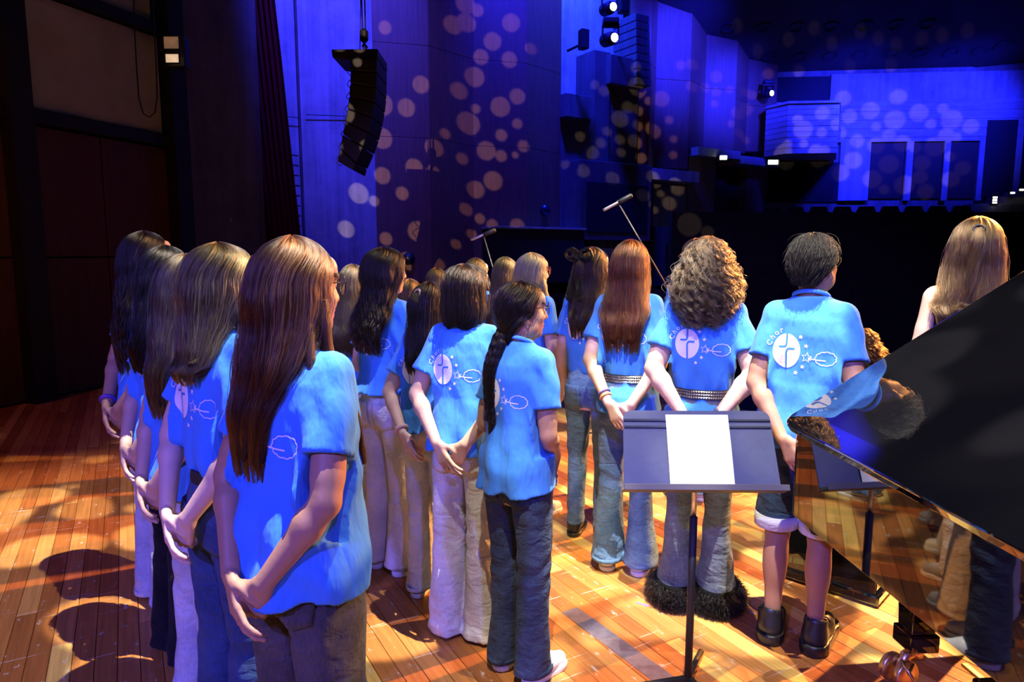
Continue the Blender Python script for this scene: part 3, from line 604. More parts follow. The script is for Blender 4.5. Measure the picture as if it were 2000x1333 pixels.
# -------------------------------------------------- pose: joints of a 1.65 m figure facing +y
SHO = np.array((.138, -.008, 1.345))
def arms(pose):
    if pose == 'back': e, w_ = (.188, -.100, 1.085), (.062, -.195, .900)
    elif pose == 'wide': e, w_ = (.218, -.092, 1.10), (.072, -.200, .925)
    elif pose == 'front': e, w_ = (.185, -.04, 1.07), (.09, .145, .935)
    elif pose == 'sit': e, w_ = (.185, .03, 1.08), (.12, .25, 1.0)
    else: e, w_ = (.190, -.02, 1.07), (.195, .06, .84)
    return np.array(e), np.array(w_)
def hand(v, wr, dr, nm, side, curl, spread=.0, sc=1.0, thumb=.6):
    # wr wrist, dr fingers' direction, nm palm normal (fingers curl towards it), side: thumb's side vector
    wr, dr, nm = (np.array(q, float) for q in (wr, dr, nm)); dr /= np.linalg.norm(dr); nm -= dr * (nm @ dr); nm /= np.linalg.norm(nm)
    sd = np.cross(nm, dr) * side
    for f in range(4):
        o = (1.5 - f) * .0185 * sc                     # index is nearest the thumb
        kn = wr + dr * (.088 - .006 * abs(f - 1)) * sc + sd * o
        v.rc(wr + sd * o * .55 + dr * .008, kn, .0135 * sc, .0115 * sc, .012)
        p, d, n = kn, dr, nm; L = (.95, 1.06, 1.0, .8)[f]
        for g, (ln, r0, r1) in enumerate(((.042, .0095, .0088), (.027, .0088, .0080), (.021, .0080, .0066))):
            a = curl[g] * (1 + .12 * (f - 1.5)); d, n = d * math.cos(a) + n * math.sin(a), n * math.cos(a) - d * math.sin(a)
            q = p + (d + sd * spread * (1.5 - f)) * ln * L * sc; v.rc(p, q, r0 * sc, r1 * sc, .003); p = q
    t0 = wr + dr * .022 * sc + sd * .022 * sc; d1 = dr * .62 + sd * .62 + nm * .3; d1 /= np.linalg.norm(d1); t1 = t0 + d1 * .036 * sc
    d2 = dr * .8 + sd * (.2 * thumb) + nm * .5; d2 /= np.linalg.norm(d2); t2 = t1 + d2 * .031 * sc; d3 = dr * .75 + nm * .6 - sd * .15; d3 /= np.linalg.norm(d3)
    v.rc(t0, t1, .0140 * sc, .0108 * sc, .01); v.rc(t1, t2, .0108 * sc, .0098 * sc, .003); v.rc(t2, t2 + d3 * .025 * sc, .0096 * sc, .0078 * sc, .003)
HEADC = np.array((0, -.012, 1.47))                     # neck pivot
def head_rot(yaw, nod):
    a, b = math.radians(-yaw), math.radians(-nod)
    Rz = np.array(((math.cos(a), -math.sin(a), 0), (math.sin(a), math.cos(a), 0), (0, 0, 1))); Rx = np.array(((1, 0, 0), (0, math.cos(b), -math.sin(b)), (0, math.sin(b), math.cos(b))))
    return Rz @ Rx
BODIES = {}
def body_mesh(pose, yaw=0, nod=0, girth=1.0, bare=False):
    key = (pose, yaw, nod, girth, bare); lg = 1.0 if bare else .60
    if key in BODIES: return BODIES[key]
    fine = [(-.40, -.14, .011), (-.14, .14, .0052), (.14, .40, .011)]
    v = Vol(axis(fine), axis([(-.30, -.13, .006), (-.13, .15, .0062), (.15, .42 if pose in ('sit', 'front') else .26, .008)]), axis([(-.02, .30, .012), (.30, .74, .011), (.74, 1.0, .006), (1.0, 1.40, .010), (1.40, 1.70, .0052)]))
    R = head_rot(yaw, nod)
    def h(x, y, z): return R @ (np.array((x, y, z)) - HEADC) + HEADC
    hd_ = R.T
    # legs
    for s in (-1, 1):
        if pose == 'sit':
            v.rc((s * .09, -.02, .87), (s * .10, .36, .88), .08, .06, .03); v.rc((s * .10, .36, .88), (s * .10, .34, .46), .055, .038, .03); v.rc((s * .10, .33, .42), (s * .11, .38, .40), .034, .03, .02)
            continue
        v.rc((s * .075, -.005, .86), (s * .086, .008, .47), .078 * lg, .052 * lg, .03); v.rc((s * .086, .005, .47), (s * .088, -.022, .09), .048 * lg, .033, .02)
        v.ell((s * .087, -.024, .345), (.048 * lg, .052 * lg, .115), .03); v.rc((s * .088, -.03, .05), (s * .098, .10, .035), .030, .024, .02)
    # torso
    v.loft([(z, 0, cy, a * .78, b * .80) for z, cy, a, b in ((.76, -.02, .14, .10), (.87, -.022, .168, .115), (.95, -.012, .152, .10), (1.03, -.005, .130, .090), (1.15, .004, .140, .102), (1.26, .004, .153, .104), (1.33, -.004, .150, .088), (1.37, -.01, .115, .07), (1.40, -.014, .07, .056))], .04)
    v.rc((0, -.022, 1.37), tuple(h(0, -.010, 1.475)), .056, .049, .03)
    for s in (-1, 1): v.rc((s * .03, -.015, 1.390), (s * .12, -.01, 1.345), .030, .040, .03)
    e, w_ = arms(pose)
    for s in (-1, 1):
        S = np.array((s, 1, 1)); sh, el, wr = SHO * S, e * S, w_ * S
        if pose == 'front' and s < 0: el, wr = el + np.array((0, .0, 0)), wr + np.array((.06, .0, -.02))
        v.rc(sh - np.array((s * .012, 0, .008)), el, .034, .035 * girth, .02); v.rc(sh * .45 + el * .55, sh * .2 + el * .8, .038 * girth, .038 * girth, .03)
        if girth == 1.02: v.rc(sh, sh * .6 + el * .4, .046, .040, .03)
        fm = el * .72 + wr * .28; v.rc(el, fm, .034 * girth, .036 * girth, .02); v.rc(fm, wr, .036 * girth, .0245, .02)
        if pose in ('back', 'wide'):
            if s > 0: hand(v, wr, (-.52, .02, -.78), (-.35, .9, .15), 1, (.45, .75, .5))
            else: hand(v, wr + np.array((.012, -.010, 0)), (.50, -.22, -.80), (.3, .95, .2), -1, (.30, .45, .35), .10)
        elif pose == 'front':
            if s > 0: hand(v, wr, (-.55, .35, -.55), (-.4, -.9, -.2), 1, (.5, .6, .4))
            else: hand(v, wr, (.55, .35, -.45), (.3, -.9, -.2), -1, (.5, .6, .4))
        elif pose == 'sit': hand(v, wr, (0, 1, -.1), (0, 0, -1), -s, (.3, .4, .3))
        else: hand(v, wr, (-.1 * s, .25, -.95), (-s, .1, 0), s, (.35, .45, .3))
    # head
    E = lambda c, r, k, op='u', tilt=None: v.ell(h(*c), r, k, op, hd_ if tilt is None else tilt @ hd_)
    E((0, -.012, 1.558), (.0735, .090, .088), .02); E((0, .030, 1.535), (.062, .060, .080), .03); E((0, .036, 1.483), (.050, .052, .055), .035)
    E((0, .074, 1.452), (.020, .018, .016), .025); E((0, .082, 1.590), (.050, .020, .03), .03)
    for s in (-1, 1):
        E((s * .034, .064, 1.517), (.024, .024, .022), .025); E((s * .032, .101, 1.552), (.015, .012, .009), .014, 's'); E((s * .032, .082, 1.553), (.0125, .0125, .0125), .003)
        E((s * .032, .092, 1.570), (.020, .008, .006), .010); E((s * .010, .100, 1.513), (.009, .009, .007), .006)
        E((s * .0745, -.008, 1.530), (.0085, .019, .033), .005); E((s * .081, .002, 1.530), (.006, .010, .017), .006, 's'); E((s * .076, .0, 1.500), (.007, .010, .010), .006)
        E((s * .050, .018, 1.475), (.018, .035, .022), .03)
    v.rc(h(0, .090, 1.562), h(0, .112, 1.516), .0085, .0100, .008); E((0, .108, 1.513), (.0105, .010, .008), .005)
    E((0, .092, 1.487), (.022, .012, .0065), .006); E((0, .090, 1.475), (.019, .012, .0065), .006); E((0, .1015, 1.4812), (.022, .006, .0016), .003, 's')
    P, Q = v.net()
    me = bake('body', P, Q, [])
    if 1:                                              # lips and brows are faces of their own colour
        c = (P[Q].mean(1) - HEADC) @ R + HEADC; mi = np.zeros(len(Q), np.int32)
        lips = (np.abs(c[:, 0]) < .021 * (1 - np.abs(c[:, 2] - 1.481) / .03)) & (c[:, 1] > .086) & (c[:, 2] > 1.4695) & (c[:, 2] < 1.4925); mi[lips] = 1
        br = (np.abs(np.abs(c[:, 0]) - .033) < .020) & (c[:, 1] > .074) & (np.abs(c[:, 2] - 1.5755) < .0052); mi[br] = 2
        eye = ((np.abs(c[:, 0]) - .032) ** 2 + (c[:, 2] - 1.553) ** 2 < .0105 ** 2) & (c[:, 1] > .08) & (np.abs(c[:, 2] - 1.553) < .006); mi[eye] = 3
        iris = ((np.abs(c[:, 0]) - .032) ** 2 + (c[:, 2] - 1.553) ** 2 < .0056 ** 2) & (c[:, 1] > .08); mi[iris] = 4
        me.polygons.foreach_set('material_index', mi)
    BODIES[key] = me
    return me
# -------------------------------------------------- clothes
def shirt_mesh(pose, hem, seed, loose=1.0, cinch=0, tuck=False, sleeves=True):
    r = np.random.RandomState(seed)
    v = Vol(axis([(-.33, .33, .0085)]), axis([(-.24, .22, .0085)]), axis([(hem - .04, 1.47, .0085)]))
    W = lambda z, cy, a, b: (z, 0, cy, a * loose * (.855 if z < 1.36 else .93), b * loose * .96)
    ks = [W(1.20, -.004, .180, .128), W(1.28, -.006, .182, .123), W(1.335, -.010, .172, .106), W(1.372, -.014, .130, .084), W(1.402, -.017, .085, .069), W(1.425, -.016, .068, .062)]
    if cinch: ks += [W(hem, -.022, .208, .168), W(.92, -.020, .198, .154), W(cinch - .03, -.008, .158, .112), W(cinch, -.006, .150, .106), W(cinch + .05, -.005, .158, .112), W(1.12, -.004, .170, .122)]
    elif tuck: ks += [W(hem, -.008, .155, .113), W(hem + .05, -.008, .168, .124), W(1.08, -.006, .176, .128)]
    else: ks += [W(hem, -.022, .210, .170), W(.92, -.021, .205, .163), W(1.02, -.014, .190, .143), W(1.10, -.006, .178, .128)]
    v.loft(ks, .01, n=2.25)
    e, w_ = arms(pose); ends = []
    for s in (-1, 1):
        S = np.array((s, 1, 1)); sh, el = SHO * S, e * S; d = (el - sh); L = np.linalg.norm(d); d /= L
        st = sh - d * .0 + np.array((-s * .012, 0, -.002)); en = sh + d * L * .64
        if sleeves: v.rc(st, en + d * .08, .055, .076, .035); ends.append((sh, en, d))
        v.rc((s * .04, -.014, 1.384), (s * (.125 if sleeves else .085), -.01, 1.348), .036, .049 if sleeves else .044, .03)
    # folds: soft vertical drapes low on the back, drag lines from the armpits
    X, Y, Z = v.grid((slice(None),) * 3); ph = r.rand(6) * 6.28
    low = np.clip((1.22 - Z) / .25, 0, 1); arm = np.clip((np.abs(X) - .06) / .1, 0, 1) * np.clip((1.36 - Z) / .05, 0, 1) * np.clip((Z - 1.0) / .15, 0, 1)
    v.D += (.0075 * low * np.sin(X * (40 + 14 * r.rand()) + ph[0] + 1.6 * np.sin(Z * 9 + ph[1])) + .0050 * low * np.sin(Z * 34 + X * 30 * np.sin(ph[2]) + ph[2] + 2 * np.sin(X * 14 + ph[3]))
            + .0036 * arm * np.sin((Z * 55 + np.abs(X) * 70) + ph[4] + np.sin(Y * 25)) + .0030 * np.sin(X * 24 + Z * 31 + ph[5]) * np.sin(Y * 21 + Z * 13)).astype(np.float32)
    if cinch: v.D += (.006 * np.exp(-((Z - cinch) / .06) ** 2) * np.sin(X * 95 + Y * 60 + ph[0])).astype(np.float32)
    for (sh, en, d) in ends:
        s = np.sign(sh[0]); x0, x1 = (.135, .5) if s > 0 else (-.5, -.135)
        S = v.sl((x0 if s > 0 else x0, -.3, .8), (x1, .3, 1.30)); X, Y, Z = v.grid(S)
        pl = (X - en[0]) * d[0] + (Y - en[1]) * d[1] + (Z - en[2]) * d[2]
        ax_ = np.sqrt(np.maximum((X - en[0]) ** 2 + (Y - en[1]) ** 2 + (Z - en[2]) ** 2 - pl ** 2, 0))
        near = (ax_ < .12) & (pl > -.02) & (pl < .185); v.D[S] = np.where(near & (np.abs(X) > .138), np.maximum(v.D[S], pl), v.D[S])
        v.rc(sh * .12 + en * .88, en + d * .05, .040, .050, .004, 's')
    v.D = np.maximum(v.D, hem - v.z[None, None, :])
    v.loft([(hem - .035, 0, -.018, .140 * loose, .116 * loose), (hem + .022, 0, -.018, .134 * loose, .110 * loose)], .004, 's') if not tuck else None
    v.rc((0, -.018, 1.36), (0, -.004, 1.48), .050, .066, .004, 's')
    P, Q = v.net(); return P, Q
GX = .875
def leg_knots(style):
    # (z, centre x, centre y, half width, half depth)
    if style == 'wide': return [(.82, .088, -.012, .096, .118), (.70, .094, -.008, .094, .108), (.47, .100, .0, .092, .100), (.25, .104, .0, .104, .116), (.06, .108, .005, .118, .136), (.015, .108, .006, .120, .140)]
    if style == 'flare': return [(.82, .088, -.012, .095, .116), (.70, .094, -.006, .086, .098), (.47, .098, .004, .070, .078), (.25, .102, .0, .084, .094), (.09, .106, .006, .104, .126), (.055, .106, .008, .108, .130)]
    if style == 'slim': return [(.82, .088, -.012, .094, .114), (.70, .092, -.006, .082, .094), (.47, .096, .004, .064, .072), (.25, .100, -.008, .062, .072), (.075, .102, -.01, .060, .070)]
    if style == 'shorts': return [(.82, .088, -.012, .100, .122), (.70, .096, -.006, .104, .116), (.50, .104, .0, .096, .104)]
    return [(.82, .088, -.012, .095, .116), (.70, .092, -.006, .088, .100), (.47, .097, .002, .078, .086), (.25, .100, -.002, .078, .088), (.09, .102, -.004, .084, .098), (.045, .102, -.006, .087, .104)]
def pants_mesh(style, seed, waist=1.0):
    r = np.random.RandomState(seed + 50); kn = leg_knots(style); z0 = min(k[0] for k in kn)
    v = Vol(axis([(-.28, .28, .0085)]), axis([(-.20, .20, .0085)]), axis([(z0 - .04, waist + .04, .0095)]))
    v.loft([(waist + .01, 0, -.006, .142, .104), (.95, 0, -.012, .162, .120), (.88, 0, -.018, .182, .134), (.80, 0, -.016, .176, .120), (.77, 0, -.012, .14, .09)], .01, n=2.2)
    for s in (-1, 1):
        sh = (r.rand(len(kn)) - .5) * .014; fy = (r.rand() - .5) * .03
        v.loft([(z, s * (x + .3 * d), y + d + fy * (1 - z), a, b) for (z, x, y, a, b), d in zip(kn, sh)], .014, n=2.15)
    X, Y, Z = v.grid((slice(None),) * 3); ph = r.rand(8) * 6.28
    knee = np.exp(-((Z - .47) / .16) ** 2); hemf = np.clip((.30 - Z) / .25, 0, 1); seat = np.exp(-((Z - .76) / .08) ** 2)
    v.D += ((.0030 * knee + .0042 * hemf + .004 * seat) * np.sin(Z * 44 + 2.5 * np.sin(Z * 13 + ph[7]) + 1.5 * np.sin(Y * 18 + ph[2]) + X * 34 * np.sin(ph[0]) + Y * 24 * np.cos(ph[0]) + ph[1] + 1.8 * np.sin(X * 26 + ph[2])) + .0035 * np.sin(Z * 21 + X * 28 + ph[3]) * np.sin(X * 33 + ph[4]) + .0045 * np.sin(X * 40 + np.sign(X) + ph[5]) * np.clip((.8 - Z) / .2, 0, 1) * np.cos(Z * 5 + ph[6])).astype(np.float32)
    for s in (-1, 1):
        k0, k1 = kn[-1], kn[-2]
        v.loft([(k0[0] - .035, s * k0[1], k0[2], k0[3] - .020, k0[4] - .020), (k0[0] + .03, s * k0[1], k0[2], k0[3] - .026, k0[4] - .026)], .004, 's')
    v.D = np.maximum(v.D, z0 - v.z[None, None, :])
    P, Q = v.net(); P[:, 0] *= GX; P[:, 1] *= .97; return P, Q
def seated_pants():                                     # the seat is at z .78, the floor at .36
    v = Vol(axis([(-.28, .28, .012)]), axis([(-.20, .48, .012)]), axis([(.36, 1.04, .012)]))
    v.loft([(.78, 0, -.03, .19, .14), (.88, 0, -.03, .185, .13), (1.0, 0, -.006, .15, .11)], .02)
    for s in (-1, 1): v.rc((s * .09, -.02, .87), (s * .11, .36, .88), .10, .08, .03); v.rc((s * .11, .36, .88), (s * .11, .34, .50), .08, .07, .03)
    return v.net()
def project(pts, bvh, off=.0016):                      # lay flat print points (x, z) on the back of a garment
    out = []
    for x, z in pts:
        h = bvh.ray_cast(Vector((x, -.6, z)), Vector((0, 1, 0)))
        p = h[0] if h[0] is not None else Vector((x, -.13, z)); out.append((p.x, p.y - off, p.z))
    return out
def star(cx, cz, r, rot=0, r2=.42):
    return [(cx + (r if k % 2 == 0 else r * r2) * math.sin(rot + math.pi * k / 5), cz + (r if k % 2 == 0 else r * r2) * math.cos(rot + math.pi * k / 5)) for k in range(10)]
def ribbon(line, w_, closed=False):
    V = []; n = len(line)
    for i, p in enumerate(line):
        a, b = (line[i - 1], line[(i + 1) % n]) if closed else (line[max(i - 1, 0)], line[min(i + 1, n - 1)])
        dx, dz = b[0] - a[0], b[1] - a[1]; l = math.hypot(dx, dz) + 1e-9
        V += [(p[0] - dz / l * w_ / 2, p[1] + dx / l * w_ / 2), (p[0] + dz / l * w_ / 2, p[1] - dx / l * w_ / 2)]
    Fc = [(2 * i, 2 * i + 1, (2 * i + 3) % (2 * n), (2 * i + 2) % (2 * n)) for i in range(n if closed else n - 1)]
    return V, Fc
_txt = {}
def letters(word):                                     # flat letter meshes from the built-in font
    for ch in word:
        if ch in _txt: continue
        cu_ = bpy.data.curves.new('t', 'FONT'); cu_.body = ch; cu_.size = .030; cu_.resolution_u = 2; cu_.align_x = 'CENTER'
        o = bpy.data.objects.new('t', cu_); me = o.to_mesh(); _txt[ch] = ([(v.co.x, v.co.y) for v in me.vertices], [tuple(p.vertices) for p in me.polygons]); o.to_mesh_clear(); bpy.data.objects.remove(o); bpy.data.curves.remove(cu_)
    return [_txt[c] for c in word]
def print_mesh(bvh, parent, zc=1.22):
    V2 = []; Fc = []; mi = []; off = []
    def add(v, f, m, o): n = len(V2); V2.extend(v); Fc.extend(tuple(i + n for i in q) for q in f); mi.extend([m] * len(f)); off.extend([o] * len(v))
    cx, ex, ez = -.070, .053, .065
    # white oval as rings
    v = [(cx, zc)]; f = []; nr, na = 8, 36
    for i in range(1, nr + 1): v += [(cx + ex * i / nr * math.sin(2 * math.pi * k / na), zc + ez * i / nr * math.cos(2 * math.pi * k / na)) for k in range(na)]
    f += [(0, 1 + (k + 1) % na, 1 + k) for k in range(na)]
    for i in range(nr - 1): f += [(1 + i * na + k, 1 + i * na + (k + 1) % na, 1 + (i + 1) * na + (k + 1) % na, 1 + (i + 1) * na + k) for k in range(na)]
    add(v, f, 0, .0016)
    # the cross: two bent blue strokes
    def dense(a): return [((p[0] * (1 - t) + q[0] * t), (p[1] * (1 - t) + q[1] * t)) for p, q in zip(a[:-1], a[1:]) for t in (0, .25, .5, .75)] + [a[-1]]
    A = dense([(cx, zc + ez), (cx, zc + .028), (cx - .003, zc + .019), (cx - .010, zc + .016), (cx - .031, zc + .015)])
    B = dense([(cx + .032, zc + .010), (cx + .010, zc + .010), (cx + .003, zc + .006), (cx, zc - .004), (cx + .002, zc - ez * .99)])
    for q in (A, B): v, f = ribbon(q, .0075); add(v, f, 1, .0028)
    for sx, sz, r_ in ((-.018, .055, .0095), (.004, .022, .0095), (-.006, -.056, .0095), (-.030, -.080, .0095)): q = star(sx, zc + sz, r_, .2); add(q + [(sx, zc + sz)], [(k, (k + 1) % 10, 10) for k in range(10)], 0, .0016)
    v, f = ribbon(star(.008, zc - .020, .020, .15), .003, True); add(v, f, 0, .0016)
    q = star(.020, zc - .024, .010, .3); add(q + [(.020, zc - .024)], [(k, (k + 1) % 10, 10) for k in range(10)], 0, .0016)
    v, f = ribbon(dense([(.022, zc - .024), (.050, zc - .028), (.078, zc - .030)]), .004); add(v, f, 0, .0016)
    cl = []
    for k in range(72):
        t = 2 * math.pi * k / 72; rr = 1 + .10 * abs(math.sin(t * 5.5)); cl.append((.078 + .036 * rr * math.cos(t), zc - .022 + .024 * rr * math.sin(t)))
    v, f = ribbon(cl, .003, True); add(v, f, 0, .0016)
    for k, g in enumerate(letters('Chor')):
        ang = math.radians(-72 + k * 17); px, pz = cx + (ex + .008) * math.sin(ang), zc + (ez + .008) * math.cos(ang); c, s_ = math.cos(-ang * .9), math.sin(-ang * .9)
        add([(px + x * c - y * s_, pz + x * s_ + y * c) for x, y in g[0]], g[1], 0, .0018)
    P = project(V2, bvh, 0); P = [(p[0], p[1] - o, p[2]) for p, o in zip(P, off)]
    o = mesh('print', P, Fc, [M_PRINT, M_SHIRT], parent, True); o.data.polygons.foreach_set('material_index', mi); return o
def pocket(bvh, parent, s, m, z0=.905, w_=.055, h_=.12, cx=.075):
    n = 7; line = []
    xs = [cx * s + w_ * (-1 + 2 * i / n) for i in range(n + 1)]
    V2 = []; Fc = []
    for j in range(n + 1):
        for i in range(n + 1):
            drop = .018 * (1 - abs(-1 + 2 * i / n)) * (j / n); V2.append((xs[i] * (1 if True else 0), z0 - h_ * j / n - drop))
    for j in range(n):
        for i in range(n): a = j * (n + 1) + i; Fc.append((a, a + 1, a + n + 2, a + n + 1))
    o = mesh('pocket', project(V2, bvh, .004), Fc, m, parent, True); so = o.modifiers.new('s', 'SOLIDIFY'); so.thickness = .006; so.offset = -1
    return o
# -------------------------------------------------- shoes
_SH = {}
def shoe_parts():
    if _SH: return _SH
    v = Vol(axis([(-.07, .07, .0055)]), axis([(-.06, .24, .0065)]), axis([(-.01, .15, .0055)]))
    v.rc((0, .0, .055), (.004, .10, .055), .043, .040, .02); v.rc((.004, .10, .048), (.004, .185, .036), .041, .033, .03); v.rc((0, -.005, .06), (0, .005, .105), .040, .042, .02)
    v.half((0, 0, .022), (0, 0, -1), (-1, -1, -1), (1, 1, 1)); v.rc((0, .008, .075), (0, .012, .16), .030, .040, .004, 's')
    _SH['upper'] = bake('upper', *v.net(), [])
    v = Vol(axis([(-.07, .07, .0055)]), axis([(-.07, .25, .0065)]), axis([(-.012, .06, .005)]))
    v.loft([(0, .0, .0, .044, .048), (.026, .0, .0, .047, .051)], .01); v.loft([(0, .003, .165, .046, .058), (.024, .003, .165, .049, .061)], .03)
    S = v.sl((-.06, 0, -.02), (.06, .17, .05)); X, Y, Z = v.grid(S); v.put(S, np.maximum(np.abs(X - .001) - .046, np.maximum(np.maximum(-Y, Y - .165), np.maximum(-Z, Z - .025))).astype(np.float32), .008, 'u')
    _SH['sole'] = bake('sole', *v.net(), [])
    b = MB()
    for k in range(5):
        y = .055 + k * .018; z = .099 - k * .0085; b.tube([(-.026, y, z - .012), (-.012, y + .002, z), (.016, y + .002, z), (.030, y, z - .012)], .0032, 6)
    b.tube([(-.002, .05, .104), (-.025, .055, .110), (-.038, .05, .098)], .003, 6); b.tube([(.002, .05, .104), (.028, .055, .110), (.042, .05, .098)], .003, 6)
    _SH['laces'] = b
    return _SH
def shoes(parent, mu, ms, ml, y=-.028, big=1.0, turn=6, z=0, ys=(0, 0)):
    sp = shoe_parts()
    for i, s in enumerate((-1, 1)):
        o = link(bpy.data.objects.new('shoe', sp['upper'].copy()), parent); o.data.materials.append(mu); o.location = (s * .090, y + ys[i], z); o.rotation_euler = (0, 0, -s * math.radians(turn)); o.scale = (big * s, big, big)
        q = link(bpy.data.objects.new('sole', sp['sole'].copy()), o); q.data.materials.append(ms)
        if big > 1: q.scale = (1.10, 1.06, 1.55); q.location = (0, -.006, 0)
        b = sp['laces']; mesh('laces', b.V, b.F, ml, o, True)
# -------------------------------------------------- hair
def hair_frame(st):
    """levels from crown to tips: (z, cy, a, b, phimax)"""
    e = st.get('end', 1.10); pm = st.get('face', 2.25); vol = st.get('vol', 1.0); low = st.get('low', .10)
    C = (0, -.010, 1.562); RX, RY, RZ = .084 * vol, .103 * vol, .097 + .008 * (vol - 1)
    RZ += st.get('top', 0)
    L = []
    for th in np.linspace(.06, math.pi / 2, 8): L.append((C[2] + RZ * math.cos(th), C[1], RX * math.sin(th), RY * math.sin(th), math.pi + (pm - math.pi) * min(1, max(0, (th - .75) / .7))))
    if st['kind'] == 'short':
        L += [(1.530, -.014, .0785, .0965, 1.75), (1.500, -.020, .069, .085, 1.35), (1.472, -.026, .057, .068, 1.05)]; return L
    if st['kind'] == 'bob':
        L += [(1.52, -.012, .094, .108, pm), (1.48, -.014, .100, .108, pm), (1.445, -.018, .101, .104, pm - .05), (1.415, -.022, .094, .096, pm - .1), (1.395, -.024, .082, .084, pm - .15)]; return L
    if st['kind'] == 'tied':
        L += [(1.525, -.014, .080, .100, 1.95), (1.495, -.026, .074, .086, 1.55), (1.465, -.034, .062, .070, 1.25), (1.440, -.040, .048, .055, 1.0)]; return L
    if st['kind'] == 'curly':
        L += [(1.52, -.016, .115, .125, pm), (1.47, -.022, .128, .130, pm), (1.42, -.034, .128, .120, pm), (1.375, -.055, .118, .105, pm - .15), (1.33, -.078, .095, .08, pm - .3), (1.285, -.10, .07, .05, pm - .4)]; return L
    L += [(1.52, -.014, .090 * vol, .106 * vol, pm), (1.47, -.024, .092 * vol, .096, pm - .05), (1.42, -.044, .095 * vol, .085, pm - .15), (1.37, -.072, .100 * vol, .068, pm - .35), (1.32, -.098, low + .006, .050, pm - .45)]
    for t in (.25, .5, .75, 1.0):
        z = 1.32 + (e - 1.32) * t; L.append((z, -.122 - .012 * math.sin(t * 3), low * (1 - .28 * t), .042 * (1 - .35 * t), pm - .5))
    return L
def curves_obj(name, P, rad, m, parent, tint=None):
    N, n, _ = P.shape; hc = bpy.data.hair_curves.new(name); hc.add_curves([n] * N)
    hc.attributes['position'].data.foreach_set('vector', P.astype(np.float32).ravel())
    a = hc.attributes.get('radius') or hc.attributes.new('radius', 'FLOAT', 'POINT'); a.data.foreach_set('value', np.broadcast_to(rad, (N, n)).astype(np.float32).ravel())
    a = hc.attributes.new('tint', 'FLOAT', 'CURVE'); a.data.foreach_set('value', (np.random.RandomState(N).rand(N) if tint is None else tint).astype(np.float32))
    hc.materials.append(m); o = bpy.data.objects.new(name, hc); return link(o, parent)
def smooth_levels(L, n):
    L = np.array(L); d = np.r_[0, np.cumsum(np.sqrt(np.diff(L[:, 0]) ** 2 + np.diff(L[:, 2]) ** 2 + np.diff(L[:, 1]) ** 2) + 1e-6)]; t = np.linspace(0, d[-1], n)
    return np.stack([np.interp(t, d, L[:, i]) for i in range(5)], 1), t / d[-1]
